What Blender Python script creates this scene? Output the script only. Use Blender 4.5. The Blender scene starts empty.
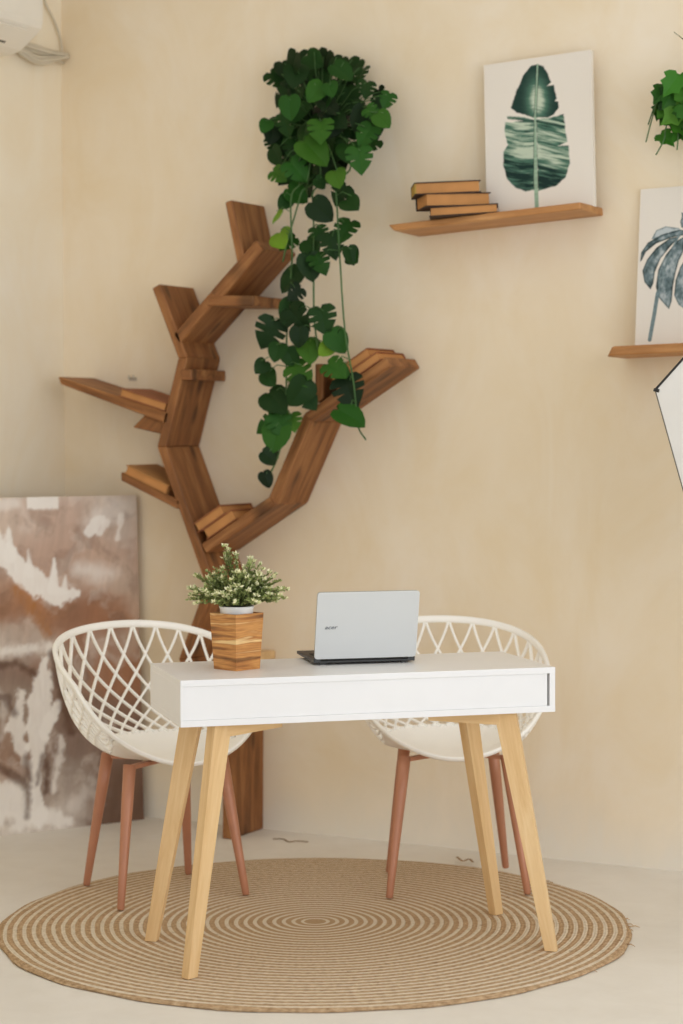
import bpy, bmesh, math, random
import numpy as np
from mathutils import Vector, Matrix, Euler

C = bpy.context.scene.collection
SC = bpy.context.scene
PI = math.pi

# ------------------------------------------------------------------ camera
cam_d = bpy.data.cameras.new('camera')
cam = bpy.data.objects.new('camera', cam_d)
C.objects.link(cam)
cam_d.sensor_fit = 'VERTICAL'
cam_d.sensor_height = 36.0
cam_d.lens = 2065.0 * 36.0 / 1024.0
cam.matrix_world = (Matrix.Translation((4.404, -6.053, 1.36)) @ Matrix.Rotation(math.radians(28.41), 4, 'Z')
                    @ Matrix.Rotation(PI / 2 - 0.039, 4, 'X') @ Matrix.Rotation(-0.003, 4, 'Z'))
cam_d.clip_start = 0.05
cam_d.dof.use_dof = True
cam_d.dof.focus_distance = 5.35
cam_d.dof.aperture_fstop = 2.8
SC.camera = cam

# ------------------------------------------------------------------ light
world = bpy.data.worlds.new('daylight')
SC.world = world
world.use_nodes = True
bg = world.node_tree.nodes['Background']
bg.inputs['Color'].default_value = (0.93, 0.985, 1.075, 1)
bg.inputs['Strength'].default_value = 0.90

def area_light(name, loc, target, sx, sy, power, col):
    d = bpy.data.lights.new(name, 'AREA')
    d.shape = 'RECTANGLE'; d.size = sx; d.size_y = sy
    d.energy = power; d.color = col
    o = bpy.data.objects.new(name, d)
    o.location = loc
    o.rotation_euler = (Vector(target) - Vector(loc)).to_track_quat('-Z', 'Y').to_euler()
    C.objects.link(o)
    return o
area_light('window_daylight', (5.9, -3.6, 1.75), (1.6, -0.9, 1.0), 3.2, 2.4, 64, (0.98, 1.0, 1.015))

area_light('overhead_fill', (2.0, -2.3, 3.25), (2.0, -2.3, 0.0), 2.6, 2.6, 10, (0.97, 1.0, 1.03))  # added fill light to lift floor and desk top, no known lamp here
SC.cycles.diffuse_bounces = 8

SC.view_settings.view_transform = 'Standard'
SC.view_settings.look = 'None'
SC.view_settings.gamma = 1.0
SC.view_settings.use_curve_mapping = False
SC.view_settings.exposure = 0.0

# ------------------------------------------------------------------ helpers
def lin(c):
    out = []
    for v in c[:3]:
        v = v / 255.0
        out.append(v / 12.92 if v <= 0.04045 else ((v + 0.055) / 1.055) ** 2.4)
    return tuple(out) + (1.0,)

class Nodes:
    def __init__(self, name, rough=0.5, spec=0.5, metallic=0.0):
        self.m = bpy.data.materials.new(name)
        self.m.use_nodes = True
        self.t = self.m.node_tree
        self.b = self.t.nodes['Principled BSDF']
        self.b.inputs['Roughness'].default_value = rough
        self.b.inputs['Specular IOR Level'].default_value = spec
        self.b.inputs['Metallic'].default_value = metallic
    def n(self, kind, **kw):
        o = self.t.nodes.new(kind)
        for k, v in kw.items():
            if hasattr(o, k): setattr(o, k, v)
            else: o.inputs[k.replace('_', ' ')].default_value = v
        return o
    def l(self, a, b): self.t.links.new(a, b)
    def coords(self, scale=(1, 1, 1), rand=False):
        tc = self.n('ShaderNodeTexCoord')
        mp = self.n('ShaderNodeMapping')
        mp.inputs['Scale'].default_value = scale
        src = tc.outputs['Object']
        if rand:
            oi = self.n('ShaderNodeObjectInfo')
            vm = self.n('ShaderNodeVectorMath', operation='SCALE')
            cb = self.n('ShaderNodeCombineXYZ')
            self.l(oi.outputs['Random'], cb.inputs[0]); self.l(oi.outputs['Random'], cb.inputs[1]); self.l(oi.outputs['Random'], cb.inputs[2])
            self.l(cb.outputs[0], vm.inputs[0]); vm.inputs['Scale'].default_value = 37.0
            ad = self.n('ShaderNodeVectorMath', operation='ADD')
            self.l(src, ad.inputs[0]); self.l(vm.outputs[0], ad.inputs[1])
            src = ad.outputs[0]
        self.l(src, mp.inputs['Vector'])
        return mp.outputs['Vector']
    def noise(self, vec, scale, detail=4, rough=0.55, dist=0.0):
        o = self.n('ShaderNodeTexNoise')
        o.inputs['Scale'].default_value = scale; o.inputs['Detail'].default_value = detail
        o.inputs['Roughness'].default_value = rough; o.inputs['Distortion'].default_value = dist
        if vec is not None: self.l(vec, o.inputs['Vector'])
        return o.outputs['Fac']
    def ramp(self, fac, stops):
        o = self.n('ShaderNodeValToRGB')
        e = o.color_ramp.elements
        while len(e) < len(stops): e.new(0.5)
        for k, (p, c) in enumerate(stops):
            e[k].position = p; e[k].color = c if len(c) == 4 and max(c) <= 1.0 else lin(c)
        self.l(fac, o.inputs[0])
        return o.outputs[0]
    def mix(self, fac, a, b, mode='MIX'):
        o = self.n('ShaderNodeMix', data_type='RGBA', blend_type=mode)
        for s, v in ((0, fac), (6, a), (7, b)):
            if hasattr(v, 'links') or hasattr(v, 'is_linked'): self.l(v, o.inputs[s])
            else: o.inputs[s].default_value = v
        return o.outputs[2]
    def math(self, op, a, b=None):
        o = self.n('ShaderNodeMath', operation=op)
        for s, v in ((0, a), (1, b)):
            if v is None: continue
            if isinstance(v, (int, float)): o.inputs[s].default_value = v
            else: self.l(v, o.inputs[s])
        return o.outputs[0]
    def color(self, c):
        if isinstance(c, tuple): self.b.inputs['Base Color'].default_value = c
        else: self.l(c, self.b.inputs['Base Color'])
        return self
    def bump(self, h, strength=0.2, dist=0.01):
        o = self.n('ShaderNodeBump')
        o.inputs['Strength'].default_value = strength; o.inputs['Distance'].default_value = dist
        self.l(h, o.inputs['Height']); self.l(o.outputs[0], self.b.inputs['Normal'])

def plain(name, rgb, rough=0.5, spec=0.5, metallic=0.0, var=0.04):
    N = Nodes(name, rough, spec, metallic)
    v = N.coords()
    f = N.noise(v, 9.0, 3)
    a = tuple(max(0, x * (1 - var)) for x in rgb); b = tuple(min(255, x * (1 + var)) for x in rgb)
    N.color(N.ramp(f, [(0.3, lin(a)), (0.7, lin(b))]))
    return N.m

def wood(name, dark, mid, light, scale=1.0, rough=0.55, knots=True, axis='X', stretch=10.0):
    N = Nodes(name, rough, 0.35)
    s = [stretch * scale] * 3
    s['XYZ'.index(axis)] = 1.1 * scale
    v = N.coords(tuple(s), rand=True)
    f = N.noise(v, 2.2, 6, 0.6, 0.9)
    col = N.ramp(f, [(0.28, lin(dark)), (0.5, lin(mid)), (0.74, lin(light))])
    fine = N.noise(v, 14.0, 4, 0.7)
    col = N.mix(0.22, col, N.ramp(fine, [(0.3, lin(dark)), (0.7, lin(light))]))
    if knots:
        v2 = N.coords((3.0 * scale, 8.5 * scale, 1.0), rand=True)
        vo = N.n('ShaderNodeTexVoronoi'); vo.voronoi_dimensions = '2D'; vo.inputs['Scale'].default_value = 1.0
        N.l(v2, vo.inputs['Vector'])
        k = N.ramp(vo.outputs['Distance'], [(0.05, (1, 1, 1, 1)), (0.15, (0, 0, 0, 1))])
        col = N.mix(N.math('MULTIPLY', k, 0.6), col, lin(tuple(x * 0.45 for x in dark)))
    N.color(col)
    N.bump(fine, 0.12, 0.003)
    return N.m

def mesh(name, verts, faces, mats, parent=None, smooth=False, loc=None, matidx=None):
    me = bpy.data.meshes.new(name)
    me.from_pydata([tuple(v) for v in verts], [], faces)
    if not isinstance(mats, (list, tuple)): mats = [mats]
    for m in mats: me.materials.append(m)
    if matidx: me.polygons.foreach_set('material_index', matidx)
    if smooth: me.polygons.foreach_set('use_smooth', [True] * len(me.polygons))
    me.update()
    o = bpy.data.objects.new(name, me)
    C.objects.link(o)
    if parent: o.parent = parent
    if loc: o.location = loc
    return o

def fix(o, bevel=0.0, seg=2):
    bm = bmesh.new(); bm.from_mesh(o.data)
    bmesh.ops.recalc_face_normals(bm, faces=bm.faces)
    if bevel > 0:
        es = [e for e in bm.edges if len(e.link_faces) == 2 and e.calc_face_angle(0) > 0.5]
        bmesh.ops.bevel(bm, geom=es, offset=bevel, segments=seg, affect='EDGES', profile=0.7)
    bm.to_mesh(o.data); bm.free()
    return o

def tag(o, label=None, cat=None, group=None, kind=None):
    if label: o['label'] = label
    if cat: o['category'] = cat
    if group: o['group'] = group
    if kind: o['kind'] = kind
    return o

def thing(name, label, cat, loc=(0, 0, 0), rz=0.0, group=None):
    o = bpy.data.objects.new(name, None)
    o.empty_display_size = 0.05
    C.objects.link(o)
    o.location = loc; o.rotation_euler = (0, 0, rz)
    return tag(o, label, cat, group)

BOXF = [(0, 3, 2, 1), (4, 5, 6, 7), (0, 1, 5, 4), (1, 2, 6, 5), (2, 3, 7, 6), (3, 0, 4, 7)]
def boxv(x0, x1, y0, y1, z0, z1):
    return [(x0, y0, z0), (x1, y0, z0), (x1, y1, z0), (x0, y1, z0), (x0, y0, z1), (x1, y0, z1), (x1, y1, z1), (x0, y1, z1)]
def box(name, b, m, parent=None, bevel=0.0):
    return fix(mesh(name, boxv(*b), BOXF, m, parent), bevel)

def boxes(name, bs, m, parent=None, bevel=0.0):
    V, F = [], []
    for b in bs:
        k = len(V); V += boxv(*b); F += [tuple(i + k for i in f) for f in BOXF]
    return fix(mesh(name, V, F, m, parent), bevel)

def hexa(name, bot, top, m, parent=None, bevel=0.0):
    return fix(mesh(name, list(bot) + list(top), BOXF, m, parent), bevel)

def tube_geo(pts, rad, n=8, cap=True):
    pts = [Vector(p) for p in pts]
    if not isinstance(rad, (list, tuple)): rad = [rad] * len(pts)
    V, F = [], []
    prev = None
    for i, p in enumerate(pts):
        t = (pts[min(i + 1, len(pts) - 1)] - pts[max(i - 1, 0)]).normalized()
        if prev is None:
            a = Vector((0, 0, 1)) if abs(t.z) < 0.9 else Vector((1, 0, 0))
            u = t.cross(a).normalized()
        else:
            u = (prev - t * prev.dot(t)).normalized()
        prev = u; w = t.cross(u)
        for k in range(n):
            ang = 2 * PI * k / n
            V.append(p + (u * math.cos(ang) + w * math.sin(ang)) * rad[i])
    for i in range(len(pts) - 1):
        for k in range(n):
            a = i * n + k; b = i * n + (k + 1) % n
            F.append((a, b, b + n, a + n))
    if cap:
        F.append(tuple(range(n))[::-1]); F.append(tuple(range((len(pts) - 1) * n, len(pts) * n)))
    return V, F

def join(*geos):
    V, F = [], []
    for v, f in geos:
        k = len(V); V += v; F += [tuple(i + k for i in x) for x in f]
    return V, F

def smooth_path(pts, sub=6):
    P = [Vector(p) for p in pts]
    out = []
    for i in range(len(P) - 1):
        a, b = P[i], P[i + 1]
        m0 = (P[i + 1] - P[i - 1]) / 2 if i > 0 else b - a
        m1 = (P[i + 2] - P[i]) / 2 if i < len(P) - 2 else b - a
        for k in range(sub):
            t = k / sub
            out.append(a * (2*t**3 - 3*t*t + 1) + m0 * (t**3 - 2*t*t + t) + b * (-2*t**3 + 3*t*t) + m1 * (t**3 - t*t))
    out.append(P[-1])
    return out

def lathe_geo(prof, n=32):
    V, F = [], []
    for r, z in prof:
        for k in range(n):
            a = 2 * PI * k / n
            V.append(Vector((r * math.cos(a), r * math.sin(a), z)))
    for i in range(len(prof) - 1):
        for k in range(n):
            a = i * n + k; b = i * n + (k + 1) % n
            F.append((a, b, b + n, a + n))
    return V, F

# ------------------------------------------------------------------ materials
def plaster(name, c1, c2, c3, skirt=False):
    N = Nodes(name, 0.85, 0.2)
    v = N.coords()
    big = N.noise(v, 1.15, 5, 0.6, 0.6)
    col = N.ramp(big, [(0.30, lin(c1)), (0.5, lin(c2)), (0.72, lin(c3))])
    v2 = N.coords((1.0, 1.0, 0.55))
    mid = N.noise(v2, 3.6, 5, 0.62, 1.2)
    col = N.mix(0.42, col, N.ramp(mid, [(0.34, lin(c1)), (0.66, lin(c3))]))
    fine = N.noise(v, 34.0, 4, 0.6)
    if skirt:   # wall fades to a paler, floor-like tone near its foot
        tc = N.n('ShaderNodeTexCoord'); sp = N.n('ShaderNodeSeparateXYZ'); N.l(tc.outputs['Object'], sp.inputs[0])
        h = N.math('ADD', sp.outputs[2], N.math('MULTIPLY', N.math('SUBTRACT', mid, 0.5), 0.35))
        col = N.mix(N.ramp(h, [(0.03, (0.92, 0.92, 0.92, 1)), (0.20, (0, 0, 0, 1))]), col, lin((233, 226, 212)))
    N.color(col)
    N.bump(N.math('ADD', mid, N.math('MULTIPLY', fine, 0.25)), 0.10, 0.01)
    return N.m
M = {}
M['wall'] = plaster('beige_plaster', (232, 213, 179), (238, 222, 194), (242, 231, 212), True)
M['wall_l'] = plaster('pale_plaster', (238, 223, 195), (241, 230, 206), (244, 237, 221))
M['ceiling'] = plaster('white_plaster', (236, 235, 233), (238, 237, 235), (241, 240, 239))
def floor_mat():
    N = Nodes('pale_concrete', 0.5, 0.4)
    v = N.coords()
    a = N.noise(v, 1.4, 6, 0.6, 0.5)
    b = N.noise(v, 9.0, 5, 0.65, 0.4)
    col = N.ramp(a, [(0.3, lin((222, 216, 205))), (0.55, lin((229, 224, 214))), (0.75, lin((235, 231, 223)))])
    col = N.mix(0.25, col, N.ramp(b, [(0.3, lin((214, 207, 195))), (0.7, lin((238, 234, 226)))]))
    N.color(col); N.bump(b, 0.05, 0.004)
    return N.m
M['floor'] = floor_mat()
M['tree'] = wood('brown_stained_wood', (88, 52, 26), (138, 88, 48), (184, 131, 80))
M['shelf'] = wood('golden_brown_wood', (150, 98, 52), (186, 131, 78), (208, 158, 104), knots=False, rough=0.5)
M['oak'] = wood('pale_oak', (211, 171, 117), (226, 190, 138), (237, 207, 160), knots=False, rough=0.45, stretch=14.0)
M['white'] = plain('white_lacquer', (233, 232, 231), 0.32, 0.5, var=0.006)
M['plastic'] = plain('cream_plastic', (251, 248, 241), 0.4, 0.5, var=0.008)
M['copper'] = plain('rose_brown_paint', (184, 127, 97), 0.38, 0.5, 0.15, var=0.03)
M['black'] = plain('black_plastic', (30, 29, 28), 0.4)
M['silver'] = plain('silver_lid', (206, 208, 207), 0.4, 0.5, 0.12, var=0.004)
M['key'] = plain('dark_keys', (38, 37, 36), 0.6)
M['screen'] = plain('dark_screen', (14, 15, 17), 0.15)
M['logo'] = plain('grey_lettering', (84, 88, 92), 0.4)
M['page'] = plain('tan_paper', (192, 138, 86), 0.85, 0.1, var=0.05)
M['bookcover'] = plain('brown_cover', (150, 95, 62), 0.7, 0.3, var=0.05)
M['tancover'] = plain('tan_cover', (180, 130, 78), 0.7, 0.3, var=0.05)
M['darkcover'] = plain('dark_cover', (62, 45, 36), 0.7, 0.3, var=0.05)
M['olivecover'] = plain('olive_paper', (176, 146, 72), 0.8, 0.2, var=0.05)
M['ac'] = plain('white_ac_plastic', (236, 230, 217), 0.45, var=0.01)
M['slot'] = plain('dark_slot', (96, 88, 76), 0.7)
M['cable'] = plain('grey_white_cable', (206, 197, 178), 0.55, var=0.02)
M['cloth'] = plain('white_fabric', (222, 219, 213), 0.85, 0.1, var=0.012)
M['steel'] = plain('grey_steel', (150, 150, 148), 0.35, 0.5, 0.8)
M['scrap'] = plain('dry_brown', (150, 124, 94), 0.9, 0.1, var=0.1)
M['soil'] = plain('dark_soil', (52, 40, 30), 0.95, 0.1, var=0.2)
M['pot'] = plain('dark_pot', (60, 58, 48), 0.7, 0.2)
M['whitepot'] = plain('white_pot', (240, 238, 234), 0.4)

def leaf_mat(name, rough, dark, mid, light, trans=0.12):
    N = Nodes(name, rough, 0.18)
    at = N.n('ShaderNodeAttribute'); at.attribute_name = 'tint'
    N.color(N.ramp(at.outputs['Fac'], [(0.0, lin(dark)), (0.5, lin(mid)), (1.0, lin(light))]))
    return N.m
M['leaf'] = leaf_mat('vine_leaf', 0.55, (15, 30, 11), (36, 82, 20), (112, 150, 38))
M['ivy'] = leaf_mat('ivy_leaf', 0.5, (20, 50, 14), (54, 112, 28), (140, 176, 72))
M['sprig'] = leaf_mat('sprig_leaf', 0.6, (88, 102, 52), (156, 167, 102), (248, 244, 204))
M['stem'] = plain('green_stem', (62, 100, 46), 0.6)
M['darkstem'] = plain('olive_stem', (96, 96, 56), 0.7)

def attr_mat(name, rough=0.8, bump=0.0):
    N = Nodes(name, rough, 0.15)
    at = N.n('ShaderNodeAttribute'); at.attribute_name = 'paint'
    N.color(at.outputs['Color'])
    f = N.noise(N.coords(), 160.0, 3)
    N.bump(f, 0.15, 0.002)
    return N.m
M['paint'] = attr_mat('painted_canvas', 0.75)
M['print'] = attr_mat('printed_canvas', 0.85)

# planter wood with horizontal bands of acacia
def acacia():
    N = Nodes('banded_acacia', 0.45, 0.4)
    v = N.coords((1.6, 1.6, 20.0))
    f = N.noise(v, 2.4, 3, 0.5, 0.35)
    col = N.ramp(f, [(0.36, lin((104, 60, 30))), (0.43, lin((176, 112, 58))), (0.50, lin((212, 152, 86))), (0.56, lin((184, 120, 62))), (0.62, lin((252, 218, 156)))])
    v2 = N.coords((7.0, 7.0, 80.0))
    g = N.noise(v2, 2.0, 4, 0.6, 0.8)
    col = N.mix(0.25, col, N.ramp(g, [(0.35, lin((128, 76, 34))), (0.65, lin((222, 168, 98)))]))
    N.color(col)
    return N.m
M['acacia'] = acacia()

def rug_mat():
    N = Nodes('braided_jute', 0.95, 0.05)
    tc = N.n('ShaderNodeTexCoord')
    sep = N.n('ShaderNodeSeparateXYZ'); N.l(tc.outputs['Object'], sep.inputs[0])
    r = N.math('SQRT', N.math('ADD', N.math('POWER', sep.outputs[0], 2.0), N.math('POWER', sep.outputs[1], 2.0)))
    ang = N.math('ARCTAN2', sep.outputs[1], sep.outputs[0])
    wob = N.math('MULTIPLY', N.math('SUBTRACT', N.noise(tc.outputs['Object'], 5.0, 3), 0.5), 0.012)
    rr = N.math('ADD', r, wob)
    fr = N.math('FRACT', N.math('DIVIDE', rr, 0.0262))
    cb = N.n('ShaderNodeCombineXYZ')
    N.l(N.math('MULTIPLY', rr, 58.0), cb.inputs[0]); N.l(N.math('MULTIPLY', ang, 26.0), cb.inputs[1])
    fib = N.noise(cb.outputs[0], 1.6, 4, 0.65)
    tan = N.ramp(fib, [(0.3, lin((150, 122, 90))), (0.52, lin((186, 156, 121))), (0.74, lin((208, 183, 151)))])
    crm = N.ramp(fib, [(0.3, lin((202, 186, 161))), (0.55, lin((221, 207, 185))), (0.8, lin((231, 220, 202)))])
    band = N.ramp(fr, [(0.0, (0, 0, 0, 1)), (0.04, (0, 0, 0, 1)), (0.12, (1, 1, 1, 1)), (0.46, (1, 1, 1, 1)), (0.54, (0, 0, 0, 1)), (1.0, (0, 0, 0, 1))])
    edge = N.math('LESS_THAN', r, 0.850)
    inner = N.math('GREATER_THAN', r, 0.03)
    col = N.mix(N.math('MULTIPLY', N.math('MULTIPLY', band, edge), inner), tan, crm)
    spots = N.ramp(N.noise(cb.outputs[0], 0.62, 3, 0.5), [(0.66, (0, 0, 0, 1)), (0.74, (1, 1, 1, 1))])
    col = N.mix(N.math('MULTIPLY', spots, 0.55), col, lin((122, 86, 50)))
    N.color(col)
    rope = N.math('ABSOLUTE', N.math('SINE', N.math('MULTIPLY', rr, PI / 0.0088)))
    N.bump(N.math('ADD', rope, N.math('MULTIPLY', fib, 0.9)), 0.38, 0.006)
    return N.m
M['rug'] = rug_mat()

VINE_LEAVES = [(1.177,-0.257,2.439,0.08,1),(1.239,-0.265,2.442,0.059,1),(1.091,-0.268,2.393,0.08,1),(1.208,-0.277,2.309,0.091,1),(1.185,-0.264,2.247,0.117,1),(1.127,-0.275,2.189,0.091,1),(1.096,-0.222,2.122,0.08,1),(1.041,-0.248,2.184,0.064,1),(1.35,-0.277,2.207,0.091,1),(1.357,-0.259,2.287,0.085,1),(1.432,-0.274,2.33,0.066,1),(1.418,-0.227,2.397,0.059,1),(1.383,-0.248,2.36,0.059,1),(0.979,-0.235,2.349,0.053,1),(1.048,-0.253,1.98,0.085,2),(1.033,-0.254,2.052,0.053,2),(1.051,-0.221,1.969,0.064,1),(1.204,-0.261,2.061,0.085,0),(1.27,-0.264,2.103,0.085,0),(1.329,-0.296,2.074,0.069,0),(1.273,-0.288,2.156,0.075,1),(1.282,-0.258,1.992,0.085,0),(1.215,-0.29,1.984,0.064,0),(1.164,-0.257,1.951,0.075,0),(1.252,-0.281,1.946,0.085,0),(1.312,-0.256,1.912,0.064,0),(1.058,-0.25,2.098,0.053,3),(1.169,-0.294,2.134,0.053,3),(1.199,-0.26,2.149,0.048,3),(1.09,-0.271,1.845,0.091,0),(1.188,-0.309,1.88,0.085,0),(1.222,-0.304,1.888,0.075,0),(1.317,-0.274,1.914,0.059,3),(1.128,-0.308,1.799,0.059,0),(1.099,-0.287,1.74,0.085,0),(1.136,-0.294,1.715,0.096,0),(1.213,-0.27,1.71,0.091,0),(1.143,-0.307,1.659,0.064,0),(1.022,-0.295,1.672,0.101,0),(1.062,-0.308,1.614,0.064,0),(1.0,-0.305,1.568,0.053,0),(1.015,-0.275,1.531,0.064,0),(1.099,-0.278,1.595,0.064,0),(1.158,-0.268,1.618,0.085,1),(1.217,-0.267,1.621,0.053,2),(1.262,-0.263,1.644,0.08,1),(1.135,-0.275,1.538,0.091,1),(1.132,-0.29,1.482,0.096,0),(1.153,-0.26,1.459,0.075,0),(1.273,-0.294,1.554,0.08,1),(1.285,-0.277,1.55,0.053,1),(1.311,-0.275,1.48,0.106,0),(1.329,-0.301,1.406,0.101,4),(1.047,-0.284,1.455,0.101,0),(1.004,-0.276,1.379,0.08,1),(1.063,-0.284,1.379,0.085,1),(1.048,-0.295,1.341,0.096,1),(1.095,-0.263,1.388,0.064,1),(1.034,-0.309,1.275,0.059,3),(1.028,-0.261,1.294,0.043,0),(1.016,-0.297,1.204,0.053,3),(1.279,-0.154,2.386,0.081,0),(1.005,-0.103,2.236,0.09,0),(1.319,-0.111,2.399,0.075,0),(1.198,-0.203,2.204,0.069,0),(1.089,-0.143,2.292,0.089,0),(1.041,-0.059,2.161,0.08,0),(1.068,-0.126,2.428,0.071,0),(0.95,-0.093,2.519,0.084,0),(1.184,-0.17,2.374,0.072,0),(1.093,-0.063,2.387,0.067,0),(1.104,-0.099,2.505,0.088,0),(1.027,-0.067,2.377,0.092,0),(1.132,-0.136,2.345,0.085,0),(1.193,-0.227,2.416,0.076,0),(1.01,-0.147,2.403,0.091,0),(0.97,-0.12,2.457,0.086,0),(1.275,-0.218,2.247,0.085,0),(1.055,-0.067,2.26,0.073,0),(1.219,-0.114,2.429,0.09,0),(1.245,-0.196,2.288,0.066,0),(1.125,-0.051,2.464,0.083,0),(1.164,-0.188,2.189,0.083,0),(1.199,-0.115,2.23,0.087,0),(1.042,-0.053,2.199,0.088,0),(1.309,-0.095,2.342,0.084,0),(1.183,-0.132,2.262,0.077,0),(1.117,-0.119,2.275,0.072,0),(0.963,-0.143,2.364,0.072,0),(1.033,-0.06,2.502,0.071,0),(0.929,-0.089,2.308,0.068,0),(1.219,-0.225,2.393,0.081,0),(1.207,-0.13,2.394,0.07,0),(0.986,-0.135,2.32,0.082,0),(0.96,-0.065,2.301,0.089,0),(1.08,-0.1,2.379,0.072,0),(1.248,-0.222,2.345,0.074,0),(0.969,-0.174,2.332,0.073,0),(1.049,-0.141,2.45,0.07,0),(1.312,-0.06,2.429,0.082,0),(0.982,-0.121,2.233,0.074,0),(1.097,-0.19,2.322,0.078,0),(1.185,-0.128,2.545,0.072,0),(1.321,-0.157,2.303,0.066,0),(1.046,-0.212,2.346,0.08,0),(1.055,-0.166,2.197,0.086,0),(1.05,-0.164,2.276,0.09,0),(1.197,-0.056,2.51,0.073,0),(1.056,-0.054,2.551,0.067,0),(0.995,-0.189,2.254,0.07,0),(1.248,-0.124,2.325,0.069,0),(1.081,-0.207,2.392,0.085,0),(1.25,-0.199,2.507,0.083,0),(1.081,-0.215,2.505,0.091,0),(0.988,-0.118,2.201,0.083,0),(1.326,-0.23,2.343,0.088,0),(1.186,-0.186,2.288,0.081,0),(1.07,-0.211,2.541,0.089,0),(1.112,-0.077,2.561,0.09,0),(1.095,-0.191,2.257,0.085,0),(1.005,-0.126,2.486,0.067,0),(1.345,-0.225,2.438,0.066,0),(1.219,-0.229,2.328,0.081,0),(0.97,-0.089,2.549,0.072,0),(1.268,-0.126,2.502,0.074,0),(1.087,-0.099,2.477,0.073,0),(1.025,-0.135,2.319,0.075,0),(1.237,-0.102,2.452,0.075,0),(1.318,-0.17,2.267,0.086,0),(1.04,-0.072,2.57,0.074,0),(1.168,-0.08,2.476,0.079,0),(1.106,-0.132,2.566,0.076,0),(1.208,-0.063,2.542,0.078,0),(1.141,-0.119,2.252,0.086,0)]
VINE_STEMS = [[(1.125,-0.265,2.149),(1.092,-0.265,2.103),(1.095,-0.265,1.911),(1.075,-0.265,1.687),(1.07,-0.265,1.462),(1.047,-0.265,1.301),(0.994,-0.265,1.196)],[(1.174,-0.26,2.131),(1.17,-0.26,2.084),(1.173,-0.26,1.988),(1.172,-0.26,1.749),(1.186,-0.26,1.621)],[(1.249,-0.27,2.157),(1.259,-0.27,2.125),(1.273,-0.27,1.903),(1.29,-0.27,1.681),(1.322,-0.27,1.507),(1.336,-0.27,1.38),(1.364,-0.27,1.333)],[(1.134,-0.26,2.133),(1.115,-0.26,2.087),(1.077,-0.26,1.976),(1.058,-0.26,1.907)]]
IVY_LEAVES = [(2.317,-0.21,2.353,0.043,0),(2.338,-0.209,2.354,0.04,0),(2.306,-0.14,2.35,0.045,0),(2.29,-0.122,2.326,0.051,5),(2.346,-0.203,2.32,0.051,0),(2.365,-0.216,2.289,0.057,1),(2.362,-0.18,2.267,0.062,1),(2.305,-0.134,2.233,0.045,1),(2.344,-0.144,2.333,0.045,1),(2.385,-0.212,2.347,0.051,1),(2.383,-0.214,2.388,0.034,1),(2.279,-0.123,2.313,0.034,0),(2.318,-0.138,2.303,0.045,0),(2.366,-0.163,2.241,0.045,1),(2.304,-0.147,2.294,0.034,5),(2.377,-0.195,2.291,0.051,0)]
IVY_STEMS = [[(2.394,-0.17,2.421),(2.351,-0.17,2.395),(2.313,-0.17,2.363),(2.286,-0.17,2.327),(2.264,-0.17,2.27)],[(2.397,-0.18,2.405),(2.342,-0.18,2.389),(2.305,-0.18,2.354),(2.283,-0.18,2.296),(2.261,-0.18,2.218)],[(2.385,-0.19,2.346),(2.345,-0.19,2.305),(2.327,-0.19,2.254),(2.321,-0.19,2.219),(2.296,-0.19,2.176)],[(2.403,-0.18,2.36),(2.367,-0.18,2.29),(2.361,-0.18,2.217),(2.358,-0.18,2.188)],[(2.424,-0.17,2.448),(2.393,-0.17,2.494),(2.344,-0.17,2.537)]]


# ------------------------------------------------------------------ the room
tag(box('floor', (-0.12, 6.4, -7.2, 0.12, -0.1, 0.0), M['floor']), kind='structure')
tag(box('wall_back', (-0.12, 6.4, 0.0, 0.12, 0.0, 3.3), M['wall']), kind='structure')
tag(box('wall_left', (-0.12, 0.0, -7.2, 0.0, 0.0, 3.3), M['wall_l']), kind='structure')
tag(box('ceiling', (-0.12, 6.4, -7.2, 0.12, 3.3, 3.4), M['ceiling']), kind='structure')

# ------------------------------------------------------------------ rug
def make_rug():
    R, n = 0.866, 128
    random.seed(2)
    prof = [(0.0, 0.0105), (0.30, 0.0105), (0.6, 0.0105), (0.845, 0.0105), (0.86, 0.008), (0.866, 0.003), (0.862, 0.0005)]
    V, F = [], []
    for i, (r, z) in enumerate(prof):
        for k in range(n):
            a = 2 * PI * k / n
            w = 1 + (0.004 * math.sin(9 * a + 1) + 0.003 * math.sin(23 * a)) * (r / R) ** 6
            V.append((r * w * math.cos(a), r * w * math.sin(a), z))
    for i in range(len(prof) - 1):
        for k in range(n):
            a = i * n + k; b = i * n + (k + 1) % n
            F.append((a, b, b + n, a + n) if i else (a, b + n, a + n))
    F.append(tuple(range((len(prof) - 1) * n, len(prof) * n)))
    root = thing('round_rug', 'round braided jute rug with cream rings lying under the desk and chairs', 'rug', (1.652, -1.125, 0))
    o = mesh('braided_disc', V, F, M['rug'], root, smooth=True)
    bm = bmesh.new(); bm.from_mesh(o.data); bmesh.ops.remove_doubles(bm, verts=bm.verts, dist=1e-5)
    bmesh.ops.recalc_face_normals(bm, faces=bm.faces); bm.to_mesh(o.data); bm.free()
    # loose fibres along the right edge
    for a in (22, 25, 27, 31, 12, 5, 64, 66, -8, 35):
        t = math.radians(a); b = Vector((math.cos(t), math.sin(t), 0)) * 0.858
        d = Vector((math.cos(t + random.uniform(-.9, .9)), math.sin(t + random.uniform(-.9, .9)), 0)) * random.uniform(.014, .03)
        mesh('loose_fibre', *tube_geo([b + Vector((0, 0, .006)), b + d * .6 + Vector((0, 0, .007)), b + d + Vector((0, 0, .002))], [.0022, .0016, .0007], 5), M['rug'], root)
make_rug()

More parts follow.
